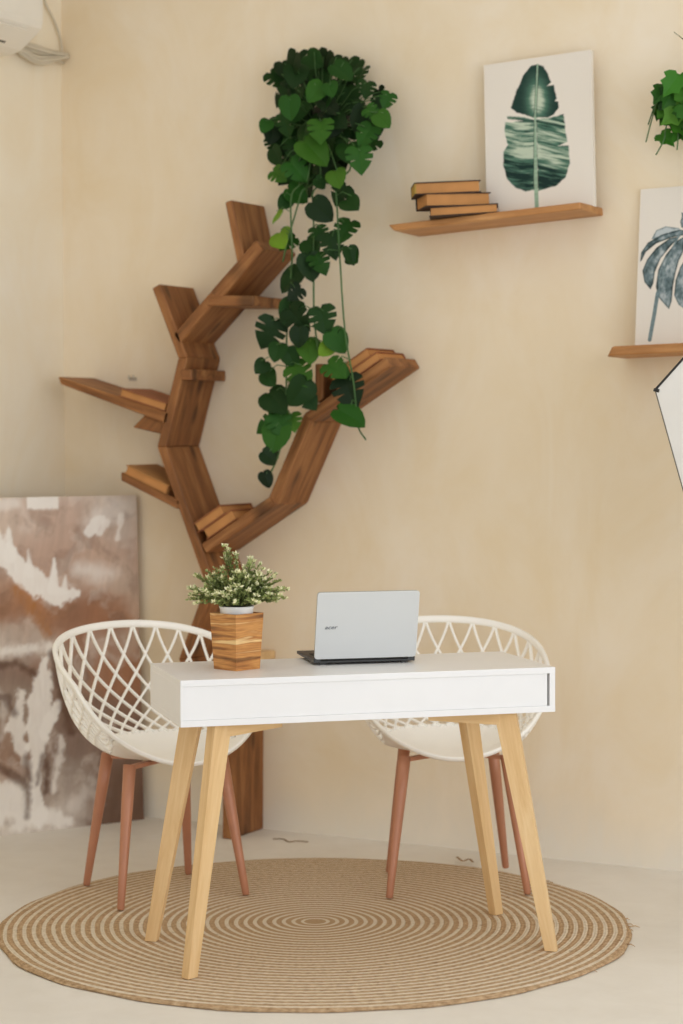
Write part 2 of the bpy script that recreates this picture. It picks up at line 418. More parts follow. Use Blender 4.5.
# ------------------------------------------------------------------ tree shaped bookcase
DEPTH = 0.213
def plank(name, pts4, d, m, parent, y0=None, bevel=0.003):
    """pts4 = (x,z) corners: first two along the grain; extruded from the wall to the front"""
    (ax, az), (bx, bz) = pts4[0], pts4[1]
    dx, dz = bx - ax, bz - az
    L = math.hypot(dx, dz); dx /= L; dz /= L
    yb = -0.001 if y0 is None else y0
    loc = []
    for x, z in pts4:
        loc.append(((x - ax) * dx + (z - az) * dz, -(x - ax) * dz + (z - az) * dx))
    V = [(u, -d, w) for u, w in loc] + [(u, yb, w) for u, w in loc]
    F = [(0, 1, 2, 3), (7, 6, 5, 4), (0, 4, 5, 1), (1, 5, 6, 2), (2, 6, 7, 3), (3, 7, 4, 0)]
    o = mesh(name, V, F, m, parent)
    o.matrix_local = Matrix(((dx, 0, -dz, ax), (0, 1, 0, 0), (dz, 0, dx, az), (0, 0, 0, 1)))
    return fix(o, bevel, 1)

def chain(name, pts, t, d, m, parent):
    """a run of mitred planks; pts = the upper/left edge, thickness goes to its right"""
    P = [Vector(p) for p in pts]
    nrm = []
    for i in range(len(P) - 1):
        e = (P[i + 1] - P[i]).normalized(); nrm.append(Vector((e.y, -e.x)))
    off = []
    for i, p in enumerate(P):
        if i == 0: off.append(p + nrm[0] * t)
        elif i == len(P) - 1: off.append(p + nrm[-1] * t)
        else:
            mvec = (nrm[i - 1] + nrm[i]).normalized()
            off.append(p + mvec * (t / mvec.dot(nrm[i])))
    for i in range(len(P) - 1):
        plank(name, [P[i][:], P[i + 1][:], off[i + 1][:], off[i][:]], d, m, parent)

def make_tree():
    root = thing('tree_bookcase', 'brown wooden bookcase shaped like a zigzag tree standing against the back wall', 'bookcase', (0, 0, 0))
    root.location = (0.809, 0, 0)
    T = M['tree']
    def P(*pts): return [(x - 0.82, z) for x, z in pts]
    chain('trunk_plank', P((0.799, 0.001), (0.803, 0.351), (0.629, 0.593), (0.738, 0.849), (0.548, 1.309), (0.635, 1.607), (0.532, 1.844)), 0.034, DEPTH, T, root)
    # left-going planks end on the trunk
    chain('branch_plank', P((0.722, 0.985), (0.985, 1.146), (1.118, 1.417), (1.416, 1.596)), 0.036, DEPTH, T, root)
    plank('branch_plank', P((0.618, 1.688), (0.79, 1.848), (0.816, 1.820), (0.640, 1.655)), DEPTH, T, root)
    plank('branch_plank', P((0.768, 1.826), (0.941, 1.986), (0.972, 1.953), (0.80, 1.792)), DEPTH + 0.004, T, root)
    plank('branch_plank', P((0.868, 1.912), (0.822, 2.116), (0.848, 2.123), (0.893, 1.935)), DEPTH, T, root)
    plank('shelf_plank', P((0.765, 1.812), (0.933, 1.806), (0.932, 1.772), (0.752, 1.778)), DEPTH + 0.006, T, root)
    plank('shelf_plank', P((0.650, 1.570), (0.691, 1.569), (0.691, 1.533), (0.65, 1.534)), DEPTH + 0.006, T, root)
    plank('shelf_plank', P((0.140, 1.553), (0.597, 1.424), (0.585, 1.388), (0.151, 1.526)), DEPTH, T, root)
    plank('brace_plank', P((0.436, 1.376), (0.500, 1.430), (0.575, 1.405), (0.566, 1.350)), DEPTH - 0.02, T, root)
    plank('shelf_plank', P((0.400, 1.224), (0.640, 1.127), (0.629, 1.100), (0.400, 1.195)), DEPTH, T, root)
    plank('branch_plank', P((1.160, 1.452), (1.160, 1.578), (1.188, 1.578), (1.188, 1.465)), DEPTH, T, root)
    plank('shelf_plank', P((0.775, 0.617), (0.885, 0.617), (0.885, 0.589), (0.765, 0.589)), DEPTH - .01, M['oak'], root)
make_tree()

# ------------------------------------------------------------------ books
def make_book(name, label, L, W, T, cover, page, group=None, spine=True, endm=None):
    """local: length along x, depth along y (spine at the back, +y), thickness z"""
    root = thing(name, label, 'book', (0, 0, 0), 0, group)
    c = 0.003
    bs = [(-L/2, L/2, -W/2, W/2, 0, c), (-L/2, L/2, -W/2, W/2, T - c, T), (-L/2, L/2, W/2 - c, W/2, c * .9, T - c * .9)]
    boxes('cover', bs, cover, root)
    i = 0.005
    o = box('page_block', (-L/2 + i, L/2 - i, -W/2 + i, W/2 - c, c, T - c), page, root)
    if endm:
        box('coloured_edge', (-L/2 + 0.001, -L/2 + i + 0.001, -W/2 + i, W/2 - c, c, T - c), endm, root)
    return root
GB = 'books stacked on the upper wall shelf'
def on_shelf(x): return 2.0158 + (x - 1.400) * 0.0551
for lab, cx, lift, L, T, endm, rot in (
    ('bottom book of the stack on the wall shelf, directly on the board', 1.655, 0.0, 0.215, 0.029, None, 0.42),
    ('middle book of the stack on the wall shelf, dark thin cover', 1.618, 0.030, 0.212, 0.041, None, 0.74),
    ('top book of the stack on the wall shelf, with an olive end', 1.592, 0.072, 0.208, 0.038, 'olivecover', 0.56)):
    b = make_book('book', lab, L, 0.115, T, M['darkcover'], M['page'], GB, endm=M[endm] if endm else None)
    b.location = (cx, -0.158, on_shelf(cx) + lift); b.rotation_euler = (0, 0, rot); b.rotation_euler = (Matrix.Rotation(-0.055, 3, 'Y') @ Matrix.Rotation(rot, 3, 'Z')).to_euler()
def leaning_book(lab, p0, p1, lift, L, W, T, slide, group, cover='bookcover', y=-0.12):
    """book lying on a sloping plank whose upper edge runs p0 -> p1"""
    dx, dz = p1[0] - p0[0], p1[1] - p0[1]
    n = math.hypot(dx, dz); dx /= n; dz /= n
    b = make_book('book', lab, L, W, T, M[cover], M['page'], group)
    u = slide + L / 2
    b.location = (p0[0] - 0.011 + dx * u - dz * lift, y, p0[1] + dz * u + dx * lift)
    b.rotation_euler = (0, -math.atan2(dz, dx), 0)
GT = 'books lying on the branches of the tree bookcase'
leaning_book('reddish brown book on the upper left branch of the tree bookcase', (0.140, 1.553), (0.597, 1.424), 0.001, 0.195, 0.19, 0.028, 0.262, GT, y=-0.118)
leaning_book('tan book on the lower left branch of the tree bookcase', (0.400, 1.224), (0.640, 1.127), 0.001, 0.184, 0.19, 0.030, 0.012, GT, 'tancover', y=-0.118)
leaning_book('lower book of the pair in the fork beside the tree trunk', (0.722, 0.985), (0.985, 1.146), 0.001, 0.135, 0.20, 0.036, 0.030, GT, y=-0.118)
leaning_book('upper book of the pair in the fork beside the tree trunk', (0.722, 0.985), (0.985, 1.146), 0.038, 0.125, 0.20, 0.034, 0.012, GT, y=-0.120)
leaning_book('lower book of the pair on the right branch end of the tree', (1.118, 1.417), (1.416, 1.596), 0.001, 0.185, 0.19, 0.030, 0.145, GT, y=-0.120)
leaning_book('upper book of the pair on the right branch end of the tree', (1.118, 1.417), (1.416, 1.596), 0.032, 0.165, 0.19, 0.030, 0.138, GT, y=-0.112)

# ------------------------------------------------------------------ wall shelves
def make_shelf(label, x0, x1, z0, z1, d, cut0, cut1, slant=0.0):
    root = thing('wall_shelf', label, 'shelf', (x0, 0, z0), 0, 'wooden wall shelves')
    t = z1 - z0; L = x1 - x0
    # plan outline: bevelled ends
    pl = [(0.0, -0.001), (0.0, -d + cut0 * 1.5), (cut0, -d), (L - cut1, -d), (L, -d + cut1 * 1.5), (L, -0.001)]
    n = len(pl)
    V = [(x + (slant if i < 3 else 0), y, 0.0 if y > -d * .9 else 0.004) for i, (x, y) in enumerate(pl)] + [(x, y, t) for x, y in pl]
    F = [tuple(range(n))[::-1], tuple(range(n, 2 * n))] + [(i, (i + 1) % n, n + (i + 1) % n, n + i) for i in range(n)]
    fix(mesh('board', V, F, M['shelf'], root), 0.003, 1)
    return root
make_shelf('wooden wall shelf holding the stack of three books and the banana leaf canvas', 1.400, 2.058, 1.990, 2.015, 0.185, 0.006, 0.003, 0.02).rotation_euler = (0, -0.055, 0)
make_shelf('wooden wall shelf at the right edge holding the monstera canvas', 2.146, 2.80, 1.583, 1.614, 0.17, 0.012, 0.06, -0.017).rotation_euler = (0, -0.024, 0)

# ------------------------------------------------------------------ painting helpers
def vnoise(x, y, seed=0, octaves=4):
    """smooth value noise on arrays"""
    rs = np.random.RandomState(seed)
    tab = rs.rand(256, 256)
    out = np.zeros_like(x); amp = 1.0; tot = 0
    for o in range(octaves):
        xi = np.floor(x).astype(int); yi = np.floor(y).astype(int)
        fx = x - xi; fy = y - yi
        fx = fx * fx * (3 - 2 * fx); fy = fy * fy * (3 - 2 * fy)
        g = lambda a, b: tab[a % 256, b % 256]
        v = (g(xi, yi) * (1 - fx) * (1 - fy) + g(xi + 1, yi) * fx * (1 - fy) + g(xi, yi + 1) * (1 - fx) * fy + g(xi + 1, yi + 1) * fx * fy)
        out += v * amp; tot += amp; amp *= 0.55; x = x * 2.03 + 11.3; y = y * 2.03 + 5.7
    return out / tot
def sstep(a, b, x):
    t = np.clip((x - a) / (b - a), 0, 1); return t * t * (3 - 2 * t)
def seg_dist(px, py, pts):
    d = np.full(px.shape, 1e9)
    for (ax, ay), (bx, by) in zip(pts[:-1], pts[1:]):
        vx, vy = bx - ax, by - ay
        t = np.clip(((px - ax) * vx + (py - ay) * vy) / (vx * vx + vy * vy + 1e-12), 0, 1)
        d = np.minimum(d, np.hypot(px - ax - t * vx, py - ay - t * vy))
    return d
def in_poly(px, py, poly):
    c = np.zeros(px.shape, bool); n = len(poly)
    for i in range(n):
        x1, y1 = poly[i]; x2, y2 = poly[(i + 1) % n]
        if y1 == y2: continue
        c ^= ((y1 > py) != (y2 > py)) & (px < (x2 - x1) * (py - y1) / (y2 - y1) + x1)
    return c
def poly_mask(px, py, poly, soft):
    d = seg_dist(px, py, list(poly) + [poly[0]])
    return np.clip(0.5 + np.where(in_poly(px, py, poly), d, -d) / soft, 0, 1)
def lina(c):
    return np.array(lin(c)[:3])
def canvas_thing(name, label, w, h, t, nx, ny, rgb_fn, mat, side):
    """canvas block, front face at y=0 facing -y, x 0..w, z 0..h"""
    root = thing(name, label, 'picture')
    xs = np.linspace(0.0, w, nx); zs = np.linspace(0.0, h, ny)
    X, Z = np.meshgrid(xs, zs)
    V = np.stack([X.ravel(), np.zeros(X.size), Z.ravel()], 1)
    idx = np.arange(nx * ny).reshape(ny, nx)
    F = np.stack([idx[:-1, :-1].ravel(), idx[:-1, 1:].ravel(), idx[1:, 1:].ravel(), idx[1:, :-1].ravel()], 1)
    o = mesh('painted_front', V.tolist(), F.tolist(), mat, root)
    col = np.ones((nx * ny, 4), np.float32)
    col[:, :3] = rgb_fn(X.ravel() / w, 1 - Z.ravel() / h)
    at = o.data.color_attributes.new('paint', 'FLOAT_COLOR', 'POINT')
    at.data.foreach_set('color', col.ravel())
    box('canvas_block', (0, w, 0.0004, t, 0, h), side, root, 0.0015)
    return root

# ------------------------------------------------------------------ big abstract canvas
def abstract_rgb(U, V):
    # own units: x 0..148 over the right four fifths, y 0..338 from the top
    x = (U - 0.067) / 0.933 * 143.0; y = V * 338.0
    wx = (vnoise(x / 26 + 3, y / 26, 1) - .5) * 34; wy = (vnoise(x / 26 + 40, y / 26 + 9, 2) - .5) * 34
    X, Y = x + wx, y + wy
    anchors = [(0, 8, (205, 190, 172), 26), (50, 40, (186, 160, 143), 30), (120, 10, (203, 190, 175), 24), (30, 12, (196, 172, 156), 20), (85, 40, (182, 150, 130), 20), (100, 68, (180, 142, 116), 18),
        (60, 70, (178, 145, 125), 22), (140, 60, (178, 150, 132), 18), (104, 78, (206, 192, 178), 14), (125, 92, (196, 178, 160), 14), (5, 95, (158, 122, 98), 16), (40, 105, (166, 102, 52), 13), (52, 125, (160, 98, 52), 9),
        (24, 118, (128, 90, 68), 16), (8, 118, (164, 106, 60), 8), (85, 122, (132, 88, 62), 15), (110, 116, (150, 92, 54), 12), (132, 105, (180, 152, 130), 11), (10, 150, (190, 176, 162), 14), (45, 152, (192, 178, 164), 14), (15, 172, (112, 84, 68), 14), (36, 168, (124, 80, 58), 8),
        (90, 155, (146, 98, 68), 20), (115, 180, (150, 100, 68), 18), (80, 185, (140, 116, 100), 14), (100, 150, (188, 168, 154), 9), (135, 150, (176, 150, 130), 10), (10, 205, (140, 122, 108), 16), (20, 235, (168, 150, 134), 14), (60, 190, (120, 98, 84), 14), (66, 230, (112, 88, 74), 18), (8, 240, (128, 92, 70), 9),
        (85, 250, (122, 102, 90), 20), (20, 262, (122, 82, 58), 12), (2, 268, (140, 98, 72), 10), (78, 285, (148, 134, 122), 14), (44, 300, (150, 132, 118), 10), (120, 260, (112, 86, 70), 22), (128, 305, (88, 62, 46), 20), (100, 315, (96, 72, 58), 14), (15, 310, (204, 196, 184), 18), (60, 325, (198, 188, 176), 14), (75, 312, (166, 150, 138), 12)]
    W = np.zeros_like(x); A = np.zeros((x.size, 3))
    for ax, ay, c, s in anchors:
        w = np.exp(-((X - ax) ** 2 + (Y - ay) ** 2) / (2 * s * s)) + 1e-7
        W += w; A += w[:, None] * lina(tuple(q * .82 + p * .18 for q, p in zip(c, (196, 178, 164))))
    rgb = A / W[:, None]
    cl = vnoise(X / 20 + 7, Y / 26, 31, 5)
    m = (sstep(.5, .72, cl) * .42)[:, None]; rgb = rgb * (1 - m) + lina((206, 194, 182)) * m
    m = (sstep(.5, .75, vnoise(X / 17, Y / 22 + 4, 33, 5)) * .32)[:, None]; rgb = rgb * (1 - m) + lina((112, 84, 66)) * m
    st = vnoise(x / 5 + y / 30, y / 40 + x / 60, 5)
    rgb *= (1.02 + 0.36 * st)[:, None]
    white = lina((250, 244, 235))
    rag = (vnoise(x / 6, y / 9, 7, 5) - .5)
    brush = vnoise(x / 2.5, y / 14, 17, 4)
    def splash(pts, k=1.0, soft=2.0, ragk=12):
        # pts: (x, y, half width) along the stroke
        nonlocal rgb
        d = np.full(x.shape, 1e9)
        for (ax, ay, ar), (bx, by, br) in zip(pts[:-1], pts[1:]):
            vx, vy = bx - ax, by - ay
            t = np.clip(((x - ax) * vx + (y - ay) * vy) / (vx * vx + vy * vy + 1e-9), 0, 1)
            d = np.minimum(d, np.hypot(x - ax - t * vx, y - ay - t * vy) - (ar + (br - ar) * t))
        d = d + rag * ragk
        m = (1 - sstep(-soft, soft, d)) * k * (0.86 + 0.2 * brush)
        m = np.clip(m, 0, 1)
        rgb = rgb * (1 - m[:, None]) + white * m[:, None]
    splash([(-5, 158, 4), (20, 153, 5), (56, 152, 4)], .8, 4, 12)
    splash([(84, 74, 6), (100, 78, 9), (116, 80, 5)], .62, 8, 8)
    splash([(100, 26, 8), (120, 16, 12), (140, 8, 8)], .5, 9, 16)
    splash([(8, 8, 7), (26, 6, 5)], .55, 4, 5)
    splash([(-8, 34, 16), (0, 40, 15), (21, 64, 10), (42, 86, 12), (62, 101, 11), (84, 98, 2.5)], .97, 1.8, 13)
    splash([(20, 60, 6), (19, 27, 0.8)], .95, 1.2, 5); splash([(2, 40, 5), (0, 22, 1)], .9, 1.2, 5)
    splash([(37, 76, 5), (37, 52, 0.6)], .9, 1.2, 4); splash([(60, 94, 6), (61.5, 63, 0.7)], .95, 1.2, 4); splash([(70, 96, 5), (72, 80, 0.8)], .9, 1.2, 4)
    m = (sstep(36, 37.5, x) * (1 - sstep(66, 67.5, x)) * (1 - sstep(11, 14, y + rag * 5)) * .88)[:, None]
    rgb = rgb * (1 - m) + white * m
    splash([(96, 37, 4.5), (102, 28, 6), (108, 24, 4)], .9, 1.2, 5); splash([(107, 38, 4), (112, 28, 4)], .85, 1.5, 6)
    splash([(122, 45, 1.2), (126, 32, 3), (128, 22, 4)], .75, 1.5, 8)
    splash([(50, 165, 3), (48, 185, 8), (44, 225, 13), (40, 255, 7), (38, 290, 7), (40, 325, 8)], .93, 1.8, 14)
    splash([(28, 195, 2), (22, 230, 9), (26, 255, 6), (34, 275, 3)], .85, 2.5, 14)
    splash([(63, 209, 3), (56, 222, 6), (48, 240, 5)], .92, 1.6, 8)
    splash([(64, 244, 3), (61, 268, 5), (56, 298, 3)], .7, 3, 10)
    splash([(-6, 310, 20), (14, 300, 14), (26, 322, 12), (66, 330, 7)], .85, 5, 16)
    splash([(5, 190, 2), (12, 205, 3), (8, 240, 2)], .4, 4, 10)
    splash([(96, 292, 3), (74, 318, 8)], .4, 6, 12)
    gold = lina((178, 122, 72))
    d = seg_dist(x, y, [(27, 92), (38, 110), (54, 138)]) + rag * 12
    m = (1 - sstep(2, 7, d)) * vnoise(x / 2.2, y / 5, 11, 3)
    rgb = rgb * (1 - m[:, None]) + gold * m[:, None]
    dark = lina((98, 70, 54))
    for pts, r in (([(60, 160), (66, 200), (74, 240)], 4), ([(40, 290), (46, 262)], 1.5), ([(32, 300), (30, 322)], 1.5), ([(48, 300), (52, 275)], 1.8),([(-5, 262), (15, 275), (32, 292)], 3), ([(0, 168), (22, 166), (40, 178)], 2.5), ([(30, 262), (34, 285)], 3), ([(50, 270), (48, 300)], 2.2), ([(-8, 196), (14, 200), (20, 216)], 2)):
        d = seg_dist(x, y, pts) + rag * 8
        m = (1 - sstep(r - 2, r + 4, d)) * .7
        rgb = rgb * (1 - m[:, None]) + dark * m[:, None]
    return np.clip(rgb, 0, 1)
def big_canvas():
    w, h = 0.60, 1.14
    root = canvas_thing('abstract_painting', 'large abstract canvas in brown, copper and white leaning on the floor in the corner', w, h, 0.03, 150, 240, abstract_rgb, M['paint'], plain('canvas_edge', (176, 156, 138), 0.85))
    # bottom right corner stays at B; the canvas leans back into the corner
    B = Vector((0.362, -0.046, 0.0))
    dirx = Vector((0.273, 0.488, 0)).normalized()
    lean = 0.036
    back = Vector((-dirx.y, dirx.x, 0))
    up = (Vector((0, 0, 1)) * math.cos(lean) + back * math.sin(lean))
    yax = back * math.cos(lean) - Vector((0, 0, 1)) * math.sin(lean)
    O = B - dirx * w
    root.matrix_world = Matrix(((dirx.x, yax.x, up.x, O.x), (dirx.y, yax.y, up.y, O.y), (dirx.z, yax.z, up.z, O.z + 0.0), (0, 0, 0, 1)))
big_canvas()

# ------------------------------------------------------------------ leaf prints
PAPER = (232, 225, 214)
def banana_rgb(U, V):
    x = 27 + U * 575; y = 140 - 85 * U + V * (750 + 60 * U)
    rgb = np.tile(lina(PAPER), (x.size, 1))
    wob = (vnoise(x / 22, y / 22, 3) - .5) * 9
    xx, yy = x + wob, y + (vnoise(x / 22 + 9, y / 22, 4) - .5) * 9
    L1 = [(318, 130), (285, 140), (245, 180), (205, 260), (170, 352), (200, 375), (295, 402), (306, 300)]
    R1 = [(318, 132), (350, 140), (375, 180), (386, 225), (366, 243), (400, 236), (418, 306), (408, 318), (424, 322), (426, 352), (400, 388), (370, 402), (298, 402)]
    L2 = [(150, 393), (242, 400), (295, 412), (295, 762), (240, 772), (180, 745), (140, 700), (122, 630), (125, 570), (150, 535), (132, 470), (135, 425), (235, 416), (150, 405)]
    R2 = [(305, 410), (380, 404), (450, 385), (468, 530), (416, 547), (474, 547), (478, 640), (455, 710), (400, 752), (308, 772)]
    dk, md, lt = lina((32, 54, 50)), lina((84, 122, 104)), lina((192, 205, 184))
    slope = np.where(x < 300, (x - 300) * 0.10 * np.sign(300 - x), -(x - 300) * 0.28)
    bend = y + np.where(x < 300, -np.abs(x - 300) * 0.10 + (np.abs(x - 300) / 170) ** 2 * 34, -np.abs(x - 300) * 0.24)
    s = vnoise(x / 120, bend / 13, 8, 4)
    s2 = vnoise(x / 60 + 5, bend / 6, 9, 3)
    up = poly_mask(xx, yy, L1, 6) + poly_mask(xx, yy, R1, 6)
    lo = poly_mask(xx, yy, L2, 6) + poly_mask(xx, yy, R2, 6)
    # upper blade: dark rim, pale middle
    glow = np.exp(-((x - 312) / 46) ** 2 - ((y - 310) / 85) ** 2)
    tu = np.clip(glow * 1.25 * (0.55 + 0.9 * s2) + 0.06 * s, 0, 1)
    band = 0.55 * np.exp(-((bend - 560) / 60) ** 2) + 0.3 * np.exp(-((bend - 450) / 40) ** 2) - 0.25 * np.exp(-((bend - 720) / 70) ** 2) - .2 * np.exp(-((bend - 640) / 20) ** 2)
    tl = np.clip((s - .5) * 2.0 + 0.34 + band + (s2 - .5) * .5, 0, 1)
    def grad(t):
        a = np.clip(t * 2, 0, 1)[:, None]; b = np.clip(t * 2 - 1, 0, 1)[:, None]
        return (dk * (1 - a) + md * a) * (1 - b) + lt * b
    up = np.clip(up, 0, 1)[:, None]; lo = np.clip(lo, 0, 1)[:, None]
    rgb = rgb * (1 - up) + grad(tu) * up
    rgb = rgb * (1 - lo) + grad(tl) * lo
    d = seg_dist(x, y, [(318, 135), (300, 400), (296, 700), (299, 868)])
    wid = 3.5 + sstep(300, 870, y) * 6
    m = (1 - sstep(0, 2.5, d - wid))[:, None]
    sc = lina((150, 176, 152)) * (0.7 + 0.6 * s2)[:, None]
    rgb = rgb * (1 - m) + sc * m
    m2 = (np.exp(-((d - wid - 3) / 2.2) ** 2) * .7 * (up + lo)[:, 0].clip(0, 1))[:, None]
    return np.clip(rgb * (1 - m2) + dk * m2, 0, 1)
def monstera_rgb(U, V):
    y = 50 + V * 840
    x = 220 - 40 * V + U * 601
    rgb = np.tile(lina(PAPER), (x.size, 1))
    cx = 452.0
    dk, md, lt = lina((44, 60, 60)), lina((112, 130, 134)), lina((190, 198, 200))
    s = vnoise(x / 30, y / 40, 21, 4); s2 = vnoise(x / 9, y / 14, 22, 3)
    lobes = [([(275, 322), (300, 277), (350, 260), (420, 275), (432, 290), (350, 300), (290, 326)], 0.9),
        ([(213, 440), (219, 390), (255, 340), (330, 303), (420, 283), (452, 288), (452, 312), (380, 322), (300, 347), (243, 390), (222, 432)], 0.25),
        ([(266, 592), (234, 550), (224, 490), (250, 430), (300, 370), (370, 325), (425, 318), (372, 370), (320, 430), (290, 500), (281, 560)], 0.35),
        ([(361, 702), (310, 640), (294, 580), (308, 490), (350, 410), (410, 340), (452, 318), (440, 400), (415, 450), (398, 510), (384, 580), (376, 660)], 0.4),
        ([(452, 712), (412, 682), (389, 630), (398, 550), (424, 480), (452, 440)], 0.55),
        ([(432, 272), (426, 240), (440, 205), (470, 190), (470, 275)], 0.6)]
    for poly, base in lobes:
        for mir in (False, True):
            p = [((2 * cx - a) if mir else a, b) for a, b in poly]
            p = [(a + (6 * math.sin(b * .05) if mir else 0), b) for a, b in p]
            d = seg_dist(x, y, p + [p[0]])
            ins = in_poly(x, y, p)
            m = np.clip(0.5 + np.where(ins, d, -d) / 5.0, 0, 1)[:, None]
            edge = np.exp(-(d / 6.0) ** 2)
            t = np.clip(base + .12 + (s - .5) * 1.25 + (s2 - .5) * .35 - edge * 0.6, 0, 1)
            a = np.clip(t * 2, 0, 1)[:, None]; b2 = np.clip(t * 2 - 1, 0, 1)[:, None]
            c = (dk * (1 - a) + md * a) * (1 - b2) + lt * b2
            rgb = rgb * (1 - m) + c * m
    d = seg_dist(x, y, [(430, 290), (360, 430), (302, 620), (285, 720), (258, 860)])
    m = ((1 - sstep(8, 12, d + (y < 600) * 5)) * 1.0)[:, None]
    c = md * (0.6 + .9 * s2)[:, None]
    rgb = rgb * (1 - m) + c * m
    return np.clip(rgb, 0, 1)
def small_canvas(name, label, x, z, w, h, fn, yb, lean, tilt):
    root = canvas_thing(name, label, w, h, 0.018, int(w * 560), int(h * 560), fn, M['print'], plain('white_canvas_edge', (236, 230, 220), 0.85, var=.01))
    root['group'] = 'leaf prints on the wall shelves'
    root.location = (x, yb, z); root.rotation_euler = (Matrix.Rotation(-tilt, 3, 'Y') @ Matrix.Rotation(-lean, 3, 'X')).to_euler()
small_canvas('leaf_print', 'white canvas with one green banana leaf standing on the shelf beside books', 1.697, on_shelf(1.697), 0.362, 0.484, banana_rgb, -0.080, 0.055, 0.046)
small_canvas('leaf_print', 'white canvas with a blue grey monstera leaf standing on the right shelf', 2.193, 1.6168, 0.365, 0.488, monstera_rgb, -0.085, 0.15, 0.020)

# ------------------------------------------------------------------ leaves
def heart_leaf(size, split, rs):
    """leaf in local xy: base at origin, tip at (0,-size); returns verts, faces with fold and droop"""
    half = [(0.0, 0.10), (0.16, 0.20), (0.34, 0.16), (0.45, 0.0), (0.49, -0.18), (0.46, -0.40), (0.37, -0.63), (0.20, -0.86), (0.0, -1.0)]
    if split:
        half = [(0.0, 0.08), (0.18, 0.20), (0.37, 0.16), (0.49, 0.0), (0.50, -0.10), (0.20, -0.16), (0.50, -0.20), (0.47, -0.38), (0.16, -0.40), (0.42, -0.48), (0.30, -0.68), (0.15, -0.85), (0.0, -1.0)]
    V, F = [], []
    def put(x, y):
        z = 0.30 * abs(x) - 0.42 * x * x - 0.16 * (y + .1) ** 2 + 0.05 * math.sin(6 * y + rs) * abs(x)
        V.append(Vector((x * size * 0.98, y * size * 0.88, z * size)))
        return len(V) - 1
    for s in (1, -1):
        edge = [put(s * x, y) for x, y in half]
        mid = [put(s * x * 0.5, y) for x, y in half]
        spine = [put(0.0, min(0.0, y) if i else 0.0) for i, (x, y) in enumerate(half)]
        for i in range(len(half) - 1):
            q1 = (edge[i], edge[i + 1], mid[i + 1], mid[i]); q2 = (mid[i], mid[i + 1], spine[i + 1], spine[i])
            F.append(q1 if s > 0 else q1[::-1]); F.append(q2 if s > 0 else q2[::-1])
    return V, F
def ivy_leaf(size, rs):
    half = [(0.0, 0.05), (0.18, 0.16), (0.38, 0.02), (0.50, -0.20), (0.34, -0.30), (0.42, -0.55), (0.20, -0.66), (0.0, -1.0)]
    V, F = [], []
    for s in (1, -1):
        e = []; sp = []
        for x, y in half:
            V.append(Vector((s * x * size, y * size * .9, (0.25 * abs(x) - 0.2 * (y + .2) ** 2) * size))); e.append(len(V) - 1)
        for x, y in half:
            V.append(Vector((0, min(0, y) * size * .9, -0.2 * (y + .2) ** 2 * size))); sp.append(len(V) - 1)
        for i in range(len(half) - 1):
            q = (e[i], e[i + 1], sp[i + 1], sp[i]); F.append(q if s > 0 else q[::-1])
    return V, F
def face_frame(nrm, roll):
    """matrix whose z = nrm and whose -y hangs downward, rolled"""
    n = Vector(nrm).normalized()
    upv = Vector((0, 0, 1)); y = (upv - n * upv.dot(n)).normalized(); x = y.cross(n)
    Mx = Matrix((x, y, n)).transposed()
    return Mx @ Matrix.Rotation(roll, 3, 'Z')
def leaves_mesh(name, items, mat, parent, O, seed):
    rnd = random.Random(seed)
    V, F, tint = [], [], []
    for x, y, z, s, k in items:
        split = rnd.random() < 0.42 and k in (0, 1)
        if k == 5 or name == 'ivy_foliage': v, f = ivy_leaf(s * 1.5, rnd.random() * 6)
        else: v, f = heart_leaf(s * (1.08 if z < 2.1 else 1.0), split, rnd.random() * 6)
        tl = 0.55 if k in (3, 4, 5) else 0.35
        nrm = Vector((rnd.uniform(-.7, 1.1), -1.0, rnd.uniform(-.3, .9)))
        if k in (3, 5): nrm = Vector((1.0 if rnd.random() < .5 else -1, -0.75, rnd.uniform(.1, .5)))
        if k == 1: nrm = Vector((rnd.uniform(.1, .8), -1, rnd.uniform(.1, .7)))
        roll = rnd.uniform(-1.0, 1.0)
        if k == 4: roll = 0.9; nrm = Vector((.6, -.8, .9))
        Mx = face_frame(nrm, roll)
        c = Vector((x, y, z)) - O
        off = Mx @ Vector((0, -0.42 * s, 0))
        n0 = len(V)
        V += [c - off + Mx @ q for q in v]
        F += [tuple(i + n0 for i in q) for q in f]
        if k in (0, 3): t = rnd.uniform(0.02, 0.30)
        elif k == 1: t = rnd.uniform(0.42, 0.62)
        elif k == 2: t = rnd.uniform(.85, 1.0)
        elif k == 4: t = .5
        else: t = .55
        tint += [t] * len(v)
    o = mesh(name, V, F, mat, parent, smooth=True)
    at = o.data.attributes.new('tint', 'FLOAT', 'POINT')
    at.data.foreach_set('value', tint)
    return o
